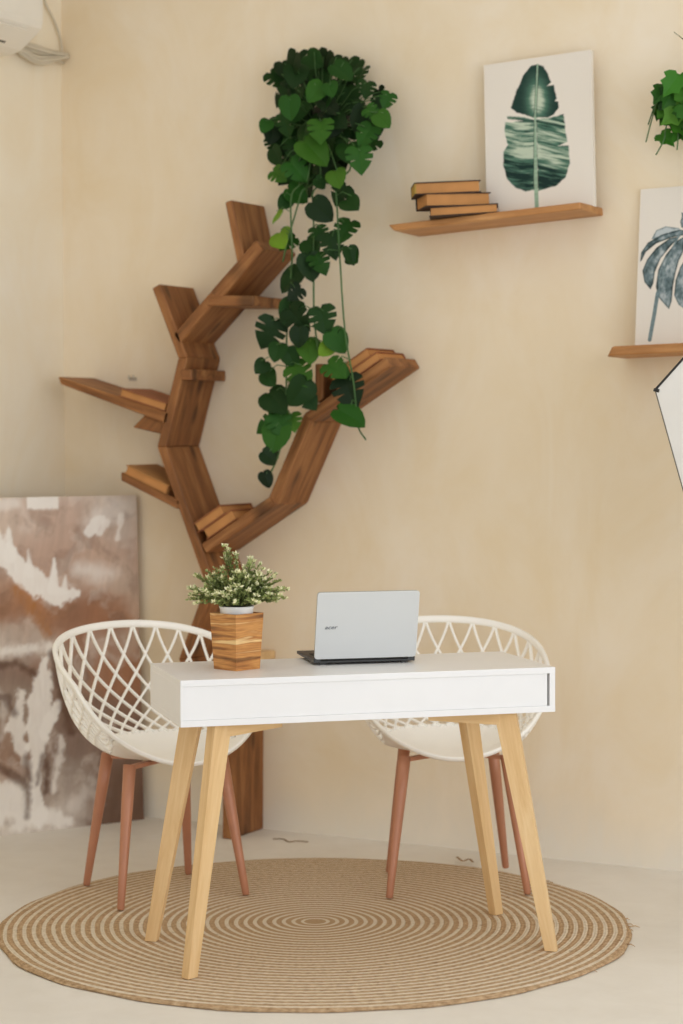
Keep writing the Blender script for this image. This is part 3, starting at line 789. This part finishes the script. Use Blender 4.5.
def make_vine():
    O = Vector((1.14, -0.12, 2.34))
    root = thing('hanging_vine', 'trailing green vine hanging on the back wall over the tree bookcase', 'plant', O)
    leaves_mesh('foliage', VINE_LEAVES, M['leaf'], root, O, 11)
    geos = []
    for st in VINE_STEMS:
        geos.append(tube_geo([Vector(p) - O for p in smooth_path([(1.14, -0.12, 2.38), (st[0][0], -0.15, st[0][2] + .06)] + st, 5)], 0.003, 6))
    # leaf stalks joining leaves to the nearest strand
    strands = [Vector(p) for st in VINE_STEMS for p in smooth_path(st, 8)]
    for x, y, z, s, k in VINE_LEAVES:
        p = Vector((x, y, z + s * .38))
        q = min(strands, key=lambda a: (a - p).length + (0.06 if a.z < p.z - .01 else 0))
        if z > 2.12: q = Vector((1.13, -0.13, 2.36)).lerp(p, .45)
        if (q - p).length > .004:
            mid = (p + q) / 2 + Vector((0, -.008, .012))
            geos.append(tube_geo([q - O, mid - O, p - O], 0.0016, 5))
    mesh('stem', *join(*geos), M['stem'], root, smooth=True)
    pr = [(0.001, -0.06), (0.05, -0.06), (0.065, 0.05), (0.07, 0.055), (0.064, 0.058), (0.055, 0.04), (0.001, 0.04)]
    p = mesh('pot', *lathe_geo(pr, 24), M['pot'], root, smooth=True, loc=(0, 0.045, 0.02))
    fix(p)
make_vine()

def make_ivy():
    O = Vector((2.44, -0.15, 2.36))
    root = thing('hanging_ivy', 'bright green ivy hanging at the right edge above the monstera print', 'plant', O)
    rnd = random.Random(4)
    items = list(IVY_LEAVES)
    for i in range(42):
        items.append((rnd.uniform(2.335, 2.58), rnd.uniform(-.26, -.06), rnd.uniform(2.235, 2.385), rnd.uniform(.04, .065), rnd.choice((0, 0, 1))))
    leaves_mesh('ivy_foliage', items, M['ivy'], root, O, 21)
    geos = []
    for st in IVY_STEMS[:4]:
        geos.append(tube_geo([Vector(p) - O for p in smooth_path([(2.45, -.15, 2.40)] + st, 5)], 0.0022, 5))
    mesh('stem', *join(*geos), M['stem'], root, smooth=True)
    # one thin blade reaching out at the top
    st = [Vector(p) - O for p in smooth_path([(2.46, -.15, 2.44)] + IVY_STEMS[4], 5)]
    nn = len(st)
    mesh('blade_leaf', *tube_geo(st, [0.004 * (1 - i / nn) + .0006 for i in range(nn)], 5), M['darkstem'], root, smooth=True)
    pr = [(0.001, -0.07), (0.055, -0.07), (0.072, 0.05), (0.076, 0.055), (0.07, 0.058), (0.06, 0.04), (0.001, 0.04)]
    fix(mesh('pot', *lathe_geo(pr, 24), M['whitepot'], root, smooth=True, loc=(0.06, 0.06, 0.02)))
make_ivy()

# ------------------------------------------------------------------ desk
DC = Vector((1.866, -1.314, 0)); DYAW = math.radians(44.2); DW, DD, DT = 0.985, 0.404, 0.116
FZ = 0.0116
def desk_local(p):
    d = Vector(p) - DC
    c, s = math.cos(DYAW), math.sin(DYAW)
    return Vector((d.x * c + d.y * s, -d.x * s + d.y * c, d.z))
def make_desk():
    root = thing('desk', 'white desk with one shallow drawer and splayed pale wooden legs on the rug', 'desk', DC, DYAW)
    w, d, zt, zb, t = DW / 2, DD / 2, 0.75, 0.75 - DT, 0.016
    Wm = M['white']
    box('desk_top', (-w, w, -d, d, zt - t, zt), Wm, root, 0.0012)
    box('bottom_panel', (-w, w, -d, d, zb, zb + t), Wm, root, 0.0012)
    box('side_panel', (-w, -w + 0.009, -d + .001, d, zb + t, zt - t), Wm, root, 0.0006)
    box('side_panel', (w - 0.015, w, -d + .001, d, zb + t, zt - t), Wm, root, 0.0006)
    box('back_panel', (-w + .009, w - .015, d - .012, d - .002, zb + t, zt - t), Wm, root)
    dr = box('drawer', (-w + 0.0092, w - 0.021, -d + 0.0035, d - 0.03, zb + t + .0002, zt - t - .0002), Wm, root, 0.0008)
    # legs: tapered boards with a short mounting bar running inward under the desk
    feet = {(-1, -1): (1.664, -1.785), (-1, 1): (1.374, -1.517), (1, 1): (2.059, -0.817), (1, -1): (2.352, -1.121)}
    for (sx, sy), f in feet.items():
        F = desk_local((f[0], f[1], FZ))
        top = Vector((sx * (w - (0.108 if sx < 0 else 0.121)), sy * (d - 0.045), zb))
        ang = math.radians(29)
        inw = Vector((-sx * math.cos(ang), -sy * math.sin(ang), 0))
        nrm = Vector((-inw.y, inw.x, 0))
        def ring(c, wid, th, z):
            return [Vector((c.x, c.y, z)) + inw * (a * wid) + nrm * (b * th) for a, b in ((-.5, -.5), (.5, -.5), (.5, .5), (-.5, .5))]
        bot = ring(F, 0.032, 0.026, FZ); up = ring(top, 0.056, 0.030, zb)
        # local frame along the leg so the grain follows it
        o = hexa('leg', bot, up, M['oak'], None, 0.002)
        ax = (top - F).normalized(); yx = nrm.normalized(); zx = ax.cross(yx).normalized(); yx = zx.cross(ax)
        Mx = Matrix(((ax.x, yx.x, zx.x, F.x), (ax.y, yx.y, zx.y, F.y), (ax.z, yx.z, zx.z, F.z), (0, 0, 0, 1)))
        o.data.transform(Mx.inverted()); o.parent = root; o.matrix_local = Mx
        s0 = top + inw * 0.012; s1 = top + inw * 0.200
        q = [s0 - nrm * .015, s1 - nrm * .015, s1 + nrm * .015, s0 + nrm * .015]
        lo = [Vector((a.x, a.y, zb - (0.034 if i in (0, 3) else 0.028))) for i, a in enumerate(q)]
        hi = [Vector((a.x, a.y, zb)) for a in q]
        br = hexa('mounting_bar', lo, hi, M['oak'], None, 0.0015)
        a2 = inw; y2 = nrm; z2 = Vector((0, 0, 1))
        M2 = Matrix(((a2.x, y2.x, 0, s0.x), (a2.y, y2.y, 0, s0.y), (0, 0, 1, zb), (0, 0, 0, 1)))
        br.data.transform(M2.inverted()); br.parent = o; br.matrix_parent_inverse = Matrix.Identity(4)
        br.matrix_local = Mx.inverted() @ M2
make_desk()

# ------------------------------------------------------------------ laptop
def make_laptop():
    hx = (Vector((1.98, -1.17, 0)) - Vector((1.778, -1.352, 0)))
    L = 0.274
    yaw = math.atan2(hx.y, hx.x)
    mid = Vector((1.884, -1.271, 0.75))
    root = thing('laptop', 'open silver laptop seen from behind standing on the white desk', 'laptop', mid, yaw)
    D = 0.222
    # base: wedge, screen side (front edge) away from the camera = +y
    zb0, zb1 = 0.0045, 0.0185
    bot = [(-L/2, -0.004, zb0), (L/2, -0.004, zb0), (L/2 - .004, D, zb0 + .003), (-L/2 + .004, D, zb0 + .003)]
    top = [(-L/2, -0.004, zb1), (L/2, -0.004, zb1), (L/2 - .004, D, 0.0155), (-L/2 + .004, D, 0.0155)]
    hexa('base', bot, top, M['black'], root, 0.002)
    keys = []
    for r in range(5):
        for c in range(13):
            x0 = -L/2 + 0.014 + c * 0.019
            keys.append((x0, x0 + .0155, 0.022 + r * 0.0185, 0.022 + r * 0.0185 + .0155, 0.0165, 0.0192))
    kb = boxes('keyboard', keys, M['key'], root)
    box('touchpad', (-.035, .035, .122, .158, .0155, .0172), M['key'], root)
    ft = [(-L/2 + .02, -L/2 + .035, .004, .02, 0, .006), (L/2 - .035, L/2 - .02, .004, .02, 0, .006), (-L/2 + .02, -L/2 + .035, D - .03, D - .015, 0, .008), (L/2 - .035, L/2 - .02, D - .03, D - .015, 0, .008)]
    for q in ft: box('rubber_foot', q, M['black'], root)
    # hinge strip
    mesh('hinge', *tube_geo([(-L/2 + .02, -.003, .016), (L/2 - .02, -.003, .016)], .006, 10), M['black'], root, smooth=True)
    lean = math.radians(13.5)
    H = 0.186
    lid = bpy.data.objects.new('lid', bpy.data.meshes.new('lid'))
    # lid shell with rounded corners in local xz, thickness in y
    def rrect(x0, x1, z0, z1, r, n=5):
        out = []
        for cx, cz, a0 in ((x1 - r, z1 - r, 0), (x0 + r, z1 - r, 90), (x0 + r, z0 + r, 180), (x1 - r, z0 + r, 270)):
            for k in range(n + 1):
                a = math.radians(a0 + 90 * k / n); out.append((cx + r * math.cos(a), cz + r * math.sin(a)))
        return out
    P = rrect(-L/2, L/2, 0.004, H, 0.008)
    n = len(P)
    V = [(x, -0.007, z) for x, z in P] + [(x, 0.0, z) for x, z in P]
    F = [tuple(range(n)), tuple(range(n, 2 * n))[::-1]] + [(i, i + n, (i + 1) % n + n, (i + 1) % n) for i in range(n)]
    lid = fix(mesh('lid', V, F, M['silver'], root), 0.0012)
    lid.location = (0, -0.004, 0.014); lid.rotation_euler = (lean, 0, 0)
    P = rrect(-L/2 + .0005, L/2 - .0005, 0.0045, H - .0005, 0.008)
    V = [(x, 0.0, z) for x, z in P] + [(x, 0.0022, z) for x, z in P]
    fix(mesh('bezel', V, F, M['black'], lid))
    box('screen', (-L/2 + .012, L/2 - .012, .002, .0026, .016, H - .012), M['screen'], lid)
    # lettering on the lid
    cu = bpy.data.curves.new('lettering', 'FONT')
    cu.body = 'acer'; cu.size = 0.0155; cu.shear = 0.28; cu.space_character = 1.02; cu.extrude = 0.0002; cu.offset = 0.00015
    to = bpy.data.objects.new('lettering', cu); C.objects.link(to)
    bpy.context.view_layer.update()
    dg = bpy.context.evaluated_depsgraph_get()
    me = bpy.data.meshes.new_from_object(to.evaluated_get(dg))
    bpy.data.objects.remove(to)
    xs = [v.co.x for v in me.vertices]; k = 0.034 / (max(xs) - min(xs))
    me.transform(Matrix.Diagonal((k, k * .82, 1, 1)))
    me.materials.clear(); me.materials.append(M['logo'])
    lo = bpy.data.objects.new('lettering', me); C.objects.link(lo); lo.parent = lid
    lo.location = (-L/2 + 0.023, -0.0072, 0.0865); lo.rotation_euler = (PI / 2, 0, 0)
make_laptop()

# ------------------------------------------------------------------ planter
def make_planter():
    cx = Vector((1.645, -1.521, 0.75)); yaw = math.radians(74.5)
    root = thing('potted_plant', 'small plant with pale tipped leaves in a banded wooden planter on the desk', 'plant', cx, yaw)
    b, t, h = 0.0420, 0.0492, 0.145
    wall = 0.008
    def sq(r, z): return [(-r, -r, z), (r, -r, z), (r, r, z), (-r, r, z)]
    V = sq(b, 0) + sq(t, h) + sq(t - wall, h) + sq(b - wall, 0.01)
    F = [(0, 3, 2, 1), (12, 13, 14, 15)]
    for i in range(4):
        j = (i + 1) % 4
        F += [(i, j, 4 + j, 4 + i), (4 + i, 4 + j, 8 + j, 8 + i), (8 + i, 8 + j, 12 + j, 12 + i)]
    fix(mesh('wooden_planter', V, F, M['acacia'], root), 0.0012)
    # dark keyhole slot on the left face
    pr = [(0.001, 0.02), (0.034, 0.02), (0.043, h + 0.010), (0.0455, h + 0.017), (0.043, h + 0.018), (0.040, h + 0.008), (0.001, h + 0.008)]
    fix(mesh('inner_pot', *lathe_geo(pr, 32), M['whitepot'], root, smooth=True))
    mesh('soil', *lathe_geo([(0.0005, h + .010), (0.0385, h + .0105)], 24), M['soil'], root)
    kv, kf = tube_geo([(0, 0, 0), (0, 0, .0016)], [0.0036, 0.0036], 10)
    kn = mesh('knot', [(v.x * 1.7, v.y, v.z) for v in kv], kf, M['soil'], root)
    kn.matrix_local = Matrix(((0, 0, 0, 0), (1, 0, 0, 0), (0, 1, 0, 0), (0, 0, 0, 1)))
    kn.matrix_local = Matrix.Translation((-t + .0038, -0.002, 0.131)) @ Matrix.Rotation(-PI / 2, 4, 'Y') @ Matrix.Rotation(PI / 2, 4, 'Z')
    rnd = random.Random(8)
    LV, LF, LT = [], [], []
    SV = []
    def leaflet(c, d, s, tv):
        d = d.normalized()
        side = d.cross(Vector((rnd.uniform(-1, 1), rnd.uniform(-1, 1), rnd.uniform(-1, 1)))).normalized()
        nn = d.cross(side)
        k = len(LV)
        LV.extend([c, c + d * s * .5 + side * s * .26 + nn * s * .08, c + d * s, c + d * s * .5 - side * s * .26 + nn * s * .08])
        LF.append((k, k + 1, k + 2)); LF.append((k, k + 2, k + 3)); LT.extend([tv] * 4)
    tips = []
    # the sprigs fan out: (azimuth as seen, lean, length)
    for i in range(125):
        az = rnd.uniform(0, 2 * PI)
        le = math.radians(4 + 80 * rnd.random() ** 0.6)
        ln = rnd.uniform(0.072, 0.120)
        d = Vector((math.cos(az) * math.sin(le), math.sin(az) * math.sin(le), math.cos(le)))
        r0 = Vector((math.cos(az), math.sin(az), 0)) * 0.02 * rnd.random()
        a = r0 + Vector((0, 0, h + .012))
        b_ = a + d * ln * .5 + Vector((0, 0, .012))
        c_ = a + d * ln + Vector((0, 0, 0.006))
        tips.append((a, b_, c_))
    # taller spray on the left of the photograph
    rot = Matrix.Rotation(-yaw, 3, 'Z')
    for dx, dy, dz in ((-0.022, -.02, 0.158), (-0.018, -0.014, 0.142), (-0.03, -0.01, 0.128), (-0.002, 0.0, 0.135), (-.01, -.02, .15), (0.03, 0.02, .125), (.05, .03, .11), (0.094, 0.055, 0.068), (.086, .045, .085), (-.09, -.055, .05), (-.09, -.05, .08)):
        a = Vector((0, 0, h + .012)); c_ = a + rot @ Vector((dx, dy, dz))
        tips.append((a, (a + c_) / 2 + Vector((0, 0, .01)), c_))
    for a, b_, c_ in tips:
        path = smooth_path([a, b_, c_], 7)
        SV.append(tube_geo(path, 0.0009, 4))
        n = len(path)
        for j, p in enumerate(path):
            f = j / (n - 1)
            if f < .18: continue
            t = (path[min(j + 1, n - 1)] - path[max(j - 1, 0)]).normalized()
            for q in range(5):
                rv = Vector((rnd.uniform(-1, 1), rnd.uniform(-1, 1), rnd.uniform(-.4, 1)))
                dd = (t * .5 + rv * .9)
                tv = rnd.uniform(.02, .42) if f < .8 else rnd.uniform(.3, .65)
                leaflet(p, dd, rnd.uniform(.008, .0128), tv)
        if rnd.random() < .8:
            for q in range(8):
                dd = t * .5 + Vector((rnd.uniform(-1, 1), rnd.uniform(-1, 1), rnd.uniform(-.2, 1)))
                leaflet(path[-1], dd, rnd.uniform(.0095, .015), rnd.uniform(.82, 1.0))
    mesh('stem', *join(*SV), M['darkstem'], root)
    o = mesh('foliage', LV, LF, M['sprig'], root)
    at = o.data.attributes.new('tint', 'FLOAT', 'POINT'); at.data.foreach_set('value', LT)
make_planter()

# ------------------------------------------------------------------ lattice chairs
CA, CF, CB, CPW, CN, CZL, CZT, CFL, CE, CX = 0.357, 0.163, 0.333, 0.946, 2.232, 0.413, 0.778, 0.20, 0.031, -0.075
def rim_pt(t):
    st, ct = math.sin(t), math.cos(t)
    k = (abs(st) ** CN + abs(ct) ** CN) ** (-1 / CN)
    kk = (1 - ct) / 2
    return Vector((CA * st * k * (1 - CFL * (1 - kk) + CX * 4 * kk * (1 - kk)), -(CF if ct > 0 else CB) * ct * k,
                   CZL + (CZT - CZL) * kk ** CPW + CE * 4 * kk * (1 - kk)))   # front = -y
def seat_pt(t):
    st, ct = math.sin(t), math.cos(t)
    k = (abs(st) ** 2.4 + abs(ct) ** 2.4) ** (-1 / 2.4)
    p = Vector((0.205 * st * k, (-0.13 if ct > 0 else -0.18) * ct * k, 0.446 - 0.012 * ct))
    # towards the front the solid seat runs out to the lip
    f = min(1.0, max(0.0, (ct - 0.30) / 0.45)); f = f * f * (3 - 2 * f)
    return p.lerp(rim_pt(t) + Vector((0, .004, -.002)), f)
def shell_pt(t, v):
    a, c = seat_pt(t), rim_pt(t)
    g = min(1.0, max(0.0, (math.cos(t) + 0.45) / 0.8)); g = g * g * (3 - 2 * g)
    b = a.lerp(c, 0.77 - 0.17 * g); b.z = a.z + (c.z - a.z) * (0.20 + 0.14 * g) - 0.003
    return a * (1 - v) ** 2 + b * (2 * v * (1 - v)) + c * v * v
def shell_n(t, v):
    e = 1e-3
    du = shell_pt(t + e, v) - shell_pt(t - e, v); dv = shell_pt(t, min(1, v + e)) - shell_pt(t, max(0, v - e))
    n = du.cross(dv)
    return n.normalized() if n.length > 1e-12 else Vector((0, 0, 1))
def ribbon(pts, nrms, w, th):
    V, F = [], []
    m = len(pts)
    for i, p in enumerate(pts):
        t = (pts[min(i + 1, m - 1)] - pts[max(i - 1, 0)]).normalized()
        n = nrms[i]; s = t.cross(n).normalized(); n = s.cross(t)
        for a, b in ((-.5, -.3), (-.3, -.5), (.3, -.5), (.5, -.3), (.5, .3), (.3, .5), (-.3, .5), (-.5, .3)):
            V.append(p + s * (a * w) + n * (b * th))
    for i in range(m - 1):
        for k in range(8):
            a = i * 8 + k; b = i * 8 + (k + 1) % 8
            F.append((a, b, b + 8, a + 8))
    F.append(tuple(range(8))[::-1]); F.append(tuple(range((m - 1) * 8, m * 8)))
    return V, F
def make_chair():
    root = thing('lattice_chair', 'x', 'chair')
    # rim
    n = 96
    ts = [2 * PI * i / n for i in range(n)]
    V, F = [], []
    sec = [(-.5, -.009), (-.3, -.013), (.3, -.013), (.5, -.008), (.5, .002), (.3, .005), (-.3, .005), (-.5, .002)]
    for t in ts:
        p = rim_pt(t)
        tan = (rim_pt(t + .01) - rim_pt(t - .01)).normalized()
        dv = (shell_pt(t, 1.0) - shell_pt(t, .93)); dv = (dv - tan * dv.dot(tan)).normalized()
        nn = tan.cross(dv)
        kk = (1 - math.cos(t)) / 2
        wdt = 0.009 + 0.004 * kk
        for a, b in sec:
            V.append(p + nn * (a * wdt * 1.2) + dv * (b * (0.75 + .5 * kk)))
    for i in range(n):
        for k in range(8):
            a = i * 8 + k; b = i * 8 + (k + 1) % 8; j = ((i + 1) % n) * 8
            F.append((a, b, j + (k + 1) % 8, j + k))
    fix(mesh('rim', V, F, M['plastic'], root, smooth=True))
    # lattice strips
    geos = []
    N = 30; TW = math.radians(52); lim = math.radians(54)
    for i in range(N):
        for s in (1, -1):
            t0 = 2 * PI * (i + .5) / N
            pts, nr = [], []
            for j in range(23):
                v = 1 - j / 22
                t = t0 + s * TW * (1 - v) ** 1.35
                tt = (t + PI) % (2 * PI) - PI
                if abs(tt) < lim: break
                pts.append(shell_pt(t, v)); nr.append(shell_n(t, v))
            if len(pts) >= 3:
                geos.append(ribbon(pts, nr, 0.0078, 0.0105))
    mesh('lattice', *join(*geos), M['plastic'], root, smooth=True)
    # seat pan: dished, running out to the front lip, with a folded underside
    V, F = [], []
    rings = [0.0, .25, .5, .75, .92, 1.0, 1.02]
    n = 72
    def pan(t, r, dz):
        e = seat_pt(t); c = Vector((0, 0.02, 0.411))
        p = c.lerp(e, min(r, 1.0))
        p.z = 0.411 + (e.z - 0.411) * min(r, 1) ** 2.5 + dz
        if r > 1: p = e + Vector((0, 0, dz * .6)) + (shell_pt(t, .08) - e) * .5
        return p
    for side, dz in ((0, 0.0), (1, -0.007)):
        for r in rings:
            for i in range(n): V.append(pan(2 * PI * i / n, r, dz))
    R = len(rings)
    for side in (0, 1):
        o = side * R * n
        for i in range(R - 1):
            for k in range(n):
                q = (o + i * n + k, o + i * n + (k + 1) % n, o + (i + 1) * n + (k + 1) % n, o + (i + 1) * n + k)
                F.append(q if side else q[::-1])
    for k in range(n):
        F.append(((R - 1) * n + k, (R - 1) * n + (k + 1) % n, (2 * R - 1) * n + (k + 1) % n, (2 * R - 1) * n + k))
    # solid corner aprons where the lattice ends
    for t0, t1 in ((-lim - .02, lim + .02),):
        m = 24; k0 = len(V)
        for i in range(m + 1):
            t = t0 + (t1 - t0) * i / m
            for j in range(7): V.append(shell_pt(t, j / 6))
        for i in range(m):
            for j in range(6):
                a = k0 + i * 7 + j; F.append((a, a + 1, a + 8, a + 7))
    st = mesh('seat', V, F, M['plastic'], root, smooth=True)
    bm = bmesh.new(); bm.from_mesh(st.data); bmesh.ops.remove_doubles(bm, verts=bm.verts, dist=1e-5); bm.to_mesh(st.data); bm.free()
    return root
def chair_legs(root, feet, base):
    """feet in chair-local xy"""
    geos_top = []
    tops = []
    for fx, fy in feet:
        F = Vector((fx, fy, base)); T = Vector((fx * 0.74, fy * 0.66 + .01, 0.412))
        tops.append(T)
        ax = (T - F)
        pts = [F + ax * s for s in (0.0, 0.01, .25, .5, .75, 1.0)]
        mesh('leg', *tube_geo(pts, [0.009, 0.0105, .0125, .015, .0172, .0185], 18), M['copper'], root, smooth=True)
    c = Vector((0, 0.01, 0.396))
    bars = []
    for T in tops:
        d = Vector((T.x, T.y - .01, 0)); L = d.length; d.normalize(); s = Vector((-d.y, d.x, 0))
        k = [c, c + d * (L + .005)]
        for z0, z1 in ((0.398, 0.409),):
            bars.append(([k[0] - s * .010 + Vector((0, 0, z0 - .396)), k[1] - s * .010 + Vector((0, 0, z0 - .396)), k[1] + s * .010 + Vector((0, 0, z0 - .396)), k[0] + s * .010 + Vector((0, 0, z0 - .396)),
                          k[0] - s * .010 + Vector((0, 0, z1 - .396)), k[1] - s * .010 + Vector((0, 0, z1 - .396)), k[1] + s * .010 + Vector((0, 0, z1 - .396)), k[0] + s * .010 + Vector((0, 0, z1 - .396))], BOXF))
    fix(mesh('leg_frame', *join(*bars), M['copper'], root))
def place(root, x, y, ang, label):
    root.location = (x, y, 0); root.rotation_euler = (0, 0, ang + PI / 2)
    root['label'] = label; root['group'] = 'lattice chairs at the desk'
c1 = make_chair()
place(c1, 1.095, -1.001, -0.541, 'cream lattice tub chair at the left end of the desk in front of the painting')
def dup(root):
    r = root.copy(); C.objects.link(r)
    for ch in root.children:
        d = ch.copy(); C.objects.link(d); d.parent = r
    return r
c2 = dup(c1)
place(c2, 1.781, -0.523, -0.995, 'cream lattice tub chair behind the desk, right of the laptop')
chair_legs(c1, [(-0.227, -0.150), (0.165, -0.165), (0.150, 0.182), (-0.180, 0.198)], 0.0138)
chair_legs(c2, [(-0.205, -0.186), (0.201, -0.172), (0.196, 0.198), (-0.169, 0.168)], 0.0138)

# ------------------------------------------------------------------ air conditioner, cables, hook, softbox, scraps
def make_ac():
    root = thing('air_conditioner', 'white wall air conditioner high in the left corner near the ceiling', 'air conditioner', (0, -0.82, 2.62))
    O = Vector((0, -0.82, 2.62))
    prof = [(0.001, 3.0), (0.17, 3.0), (0.2, 2.985), (0.207, 2.95), (0.207, 2.735), (0.2, 2.712), (0.175, 2.69), (0.115, 2.648), (0.08, 2.636), (0.001, 2.634)]
    y0, y1 = -1.24, -0.385
    n = len(prof)
    V = [(x, y0 + .82, z - 2.62) for x, z in prof] + [(x, y1 + .82, z - 2.62) for x, z in prof]
    F = [tuple(range(n)), tuple(range(n, 2 * n))[::-1]] + [(i, (i + 1) % n, (i + 1) % n + n, i + n) for i in range(n)]
    fix(mesh('body', V, F, M['ac'], root), 0.006, 2)
    # louvre flap and the dark outlet slot below it
    a, b = Vector((0.197, 0, 2.700)), Vector((0.125, 0, 2.651))
    d = (b - a).normalized(); nn = Vector((-d.z, 0, d.x)); nn = nn if nn.z < 0 else -nn
    def strip(name, s0, s1, th, m, ya, yb):
        p0 = a + d * s0; p1 = a + d * s1
        bot = [p0 + nn * th, p1 + nn * th]; top = [p0 - nn * .004, p1 - nn * .004]
        vs = []
        for row in (top, bot):
            vs += [Vector((row[0].x, ya, row[0].z)), Vector((row[0].x, yb, row[0].z)), Vector((row[1].x, yb, row[1].z)), Vector((row[1].x, ya, row[1].z))]
        vs = [v - O for v in vs]
        return fix(mesh(name, vs, BOXF, m, root))
    strip('louvre_flap', 0.004, 0.070, 0.004, M['ac'], -1.18, -0.455)
    strip('air_slot', 0.072, 0.080, 0.0025, M['slot'], -1.18, -0.50)
make_ac()
def make_cable():
    root = thing('cable_bundle', 'grey white cables coiled below the air conditioner in the corner', 'cable', (0.02, -0.1, 2.68))
    O = Vector((0.02, -0.1, 2.68))
    def t(pts, r): return tube_geo([Vector(p) - O for p in smooth_path(pts, 6)], r, 8)
    mesh('power_cable', *t([(.012, -.118, 3.0), (.012, -.112, 2.877), (.012, -.072, 2.83), (.012, -.038, 2.785), (.012, -.016, 2.74), (.012, -.018, 2.70), (.014, -.05, 2.692)], .0042), M['cable'], root, smooth=True)
    g = []
    for k, (dz, dy, r) in enumerate(((0, 0, .009), (.01, .01, .008), (-.012, .005, .008), (.004, -.01, .007), (-.02, 0, .006))):
        g.append(t([(.02 + .004 * k, -.005, 2.70 + dz * .3), (.02 + .005 * k, -.10 + dy, 2.688 + dz), (.025 + .004 * k, -.20 + dy, 2.684 + dz * 1.7), (.02 + .004 * k, -.27 + dy, 2.690 + dz), (.014, -.33, 2.678 + dz * .4)], r))
    g.append(t([(.03, -.06, 2.69), (.035, -.12, 2.655), (.034, -.2, 2.645), (.03, -.27, 2.662), (.02, -.30, 2.68)], .006))
    g.append(t([(.014, -.004, 2.672), (.018, -.06, 2.672), (.022, -.13, 2.66)], .005))
    mesh('cable_coil', *join(*g), M['cable'], root, smooth=True)
make_cable()
def make_hook():
    root = thing('wall_hook', 'small grey wall hook above the left branch of the tree', 'hook', (0.298, 0, 1.548))
    for dx in (-.009, .009):
        mesh('screw', *tube_geo([(dx, -.0005, 0), (dx, -.010, 0), (dx, -.012, .002), (dx, -.014, .012)], .0035, 8), M['cable'], root, smooth=True)
    fix(box('plate', (-.016, .016, -.003, -.0005, -.008, .006), M['cable'], root, .001))
make_hook()

def make_softbox():
    P0 = Vector((2.551, -0.9, 1.466)); side = 0.42; ax = math.radians(-13.5)
    c = P0 + Vector((math.cos(ax), 0, math.sin(ax))) * side
    root = thing('softbox', 'white hexagonal softbox with black edging on a stand at the right frame edge', 'studio light', (c.x, c.y, 0))
    O = Vector((c.x, c.y, 0))
    ring = [Vector((c.x + side * math.cos(ax + PI + k * PI / 3), c.y, c.z + side * math.sin(ax + PI + k * PI / 3))) for k in range(6)]
    # ring[0] = P0 ; ring[5] is the one up-right, ring[1] down-right
    V = [ring[k] - O for k in range(6)]
    cen = c - O
    mid = [v.lerp(cen, .5) + Vector((0, -.006, 0)) for v in V]
    W = V + mid + [cen + Vector((0, -.008, 0))]
    F = []
    for k in range(6):
        j = (k + 1) % 6
        F += [(k, j, 6 + j, 6 + k), (6 + k, 6 + j, 12)]
    mesh('diffuser', W, F, M['cloth'], root)
    apex = cen + Vector((0, .30, 0))
    sh = [v + Vector((0, .002, 0)) for v in V] + [cen + (v - cen) * .16 + Vector((0, .28, 0)) for v in V]
    F = [(k, (k + 1) % 6, 6 + (k + 1) % 6, 6 + k) for k in range(6)] + [tuple(range(6, 12))]
    mesh('reflector', sh, F, M['black'], root)
    ed = lambda a, b, r: tube_geo([V[a], V[b]], r, 8)
    mesh('black_edging', *join(ed(0, 5, .0032), ed(5, 4, .0032), ed(4, 3, .0032)), M['black'], root)
    mesh('seam', *join(ed(0, 1, .0016), ed(1, 2, .0016), ed(2, 3, .0016)), M['slot'], root)
    for v in V: mesh('rod_pocket', *tube_geo([v + (cen - v).normalized() * .012, v - (cen - v).normalized() * .003], .0045, 8), M['black'], root)
    mesh('lamp_head', *tube_geo([apex + Vector((0, -.03, 0)), apex + Vector((0, .16, 0))], [.065, .06], 20), M['black'], root)
    px, py = apex.x, apex.y + .05
    mesh('stand_pole', *tube_geo([(px, py, 0.10), (px, py, cen.z - .02)], .012, 12), M['black'], root, smooth=True)
    for k in range(3):
        a = math.radians(30 + 120 * k)
        mesh('stand_leg', *tube_geo([(px, py, .36), (px + .22 * math.cos(a), py + .22 * math.sin(a), .012)], .010, 10), M['black'], root, smooth=True)
make_softbox()

def scrap(name, label, cat, pts, w):
    P = [Vector(p) for p in smooth_path(pts, 4)]
    O = P[0].copy(); O.z = 0
    nr = [Vector((0, 0, 1))] * len(P)
    V, F = ribbon([p - O for p in P], nr, w, 0.002)
    o = mesh(name, V, F, M['scrap'])
    o.location = O
    tag(o, label, cat)
scrap('paper_scrap', 'thin dark brown scrap lying on the floor between the trunk and rug', 'scrap', [(0.944, -0.144, 0.002), (0.973, -0.129, 0.002), (1.016, -0.163, 0.002), (1.032, -0.136, 0.002), (1.072, -0.134, 0.002)], 0.006)
scrap('dry_leaf', 'dry curled leaf scrap on the far edge of the rug behind the right chair', 'leaf', [(1.636, -0.174, 0.013), (1.678, -0.221, 0.013), (1.682, -0.184, 0.013), (1.712, -0.22, 0.013)], 0.008)
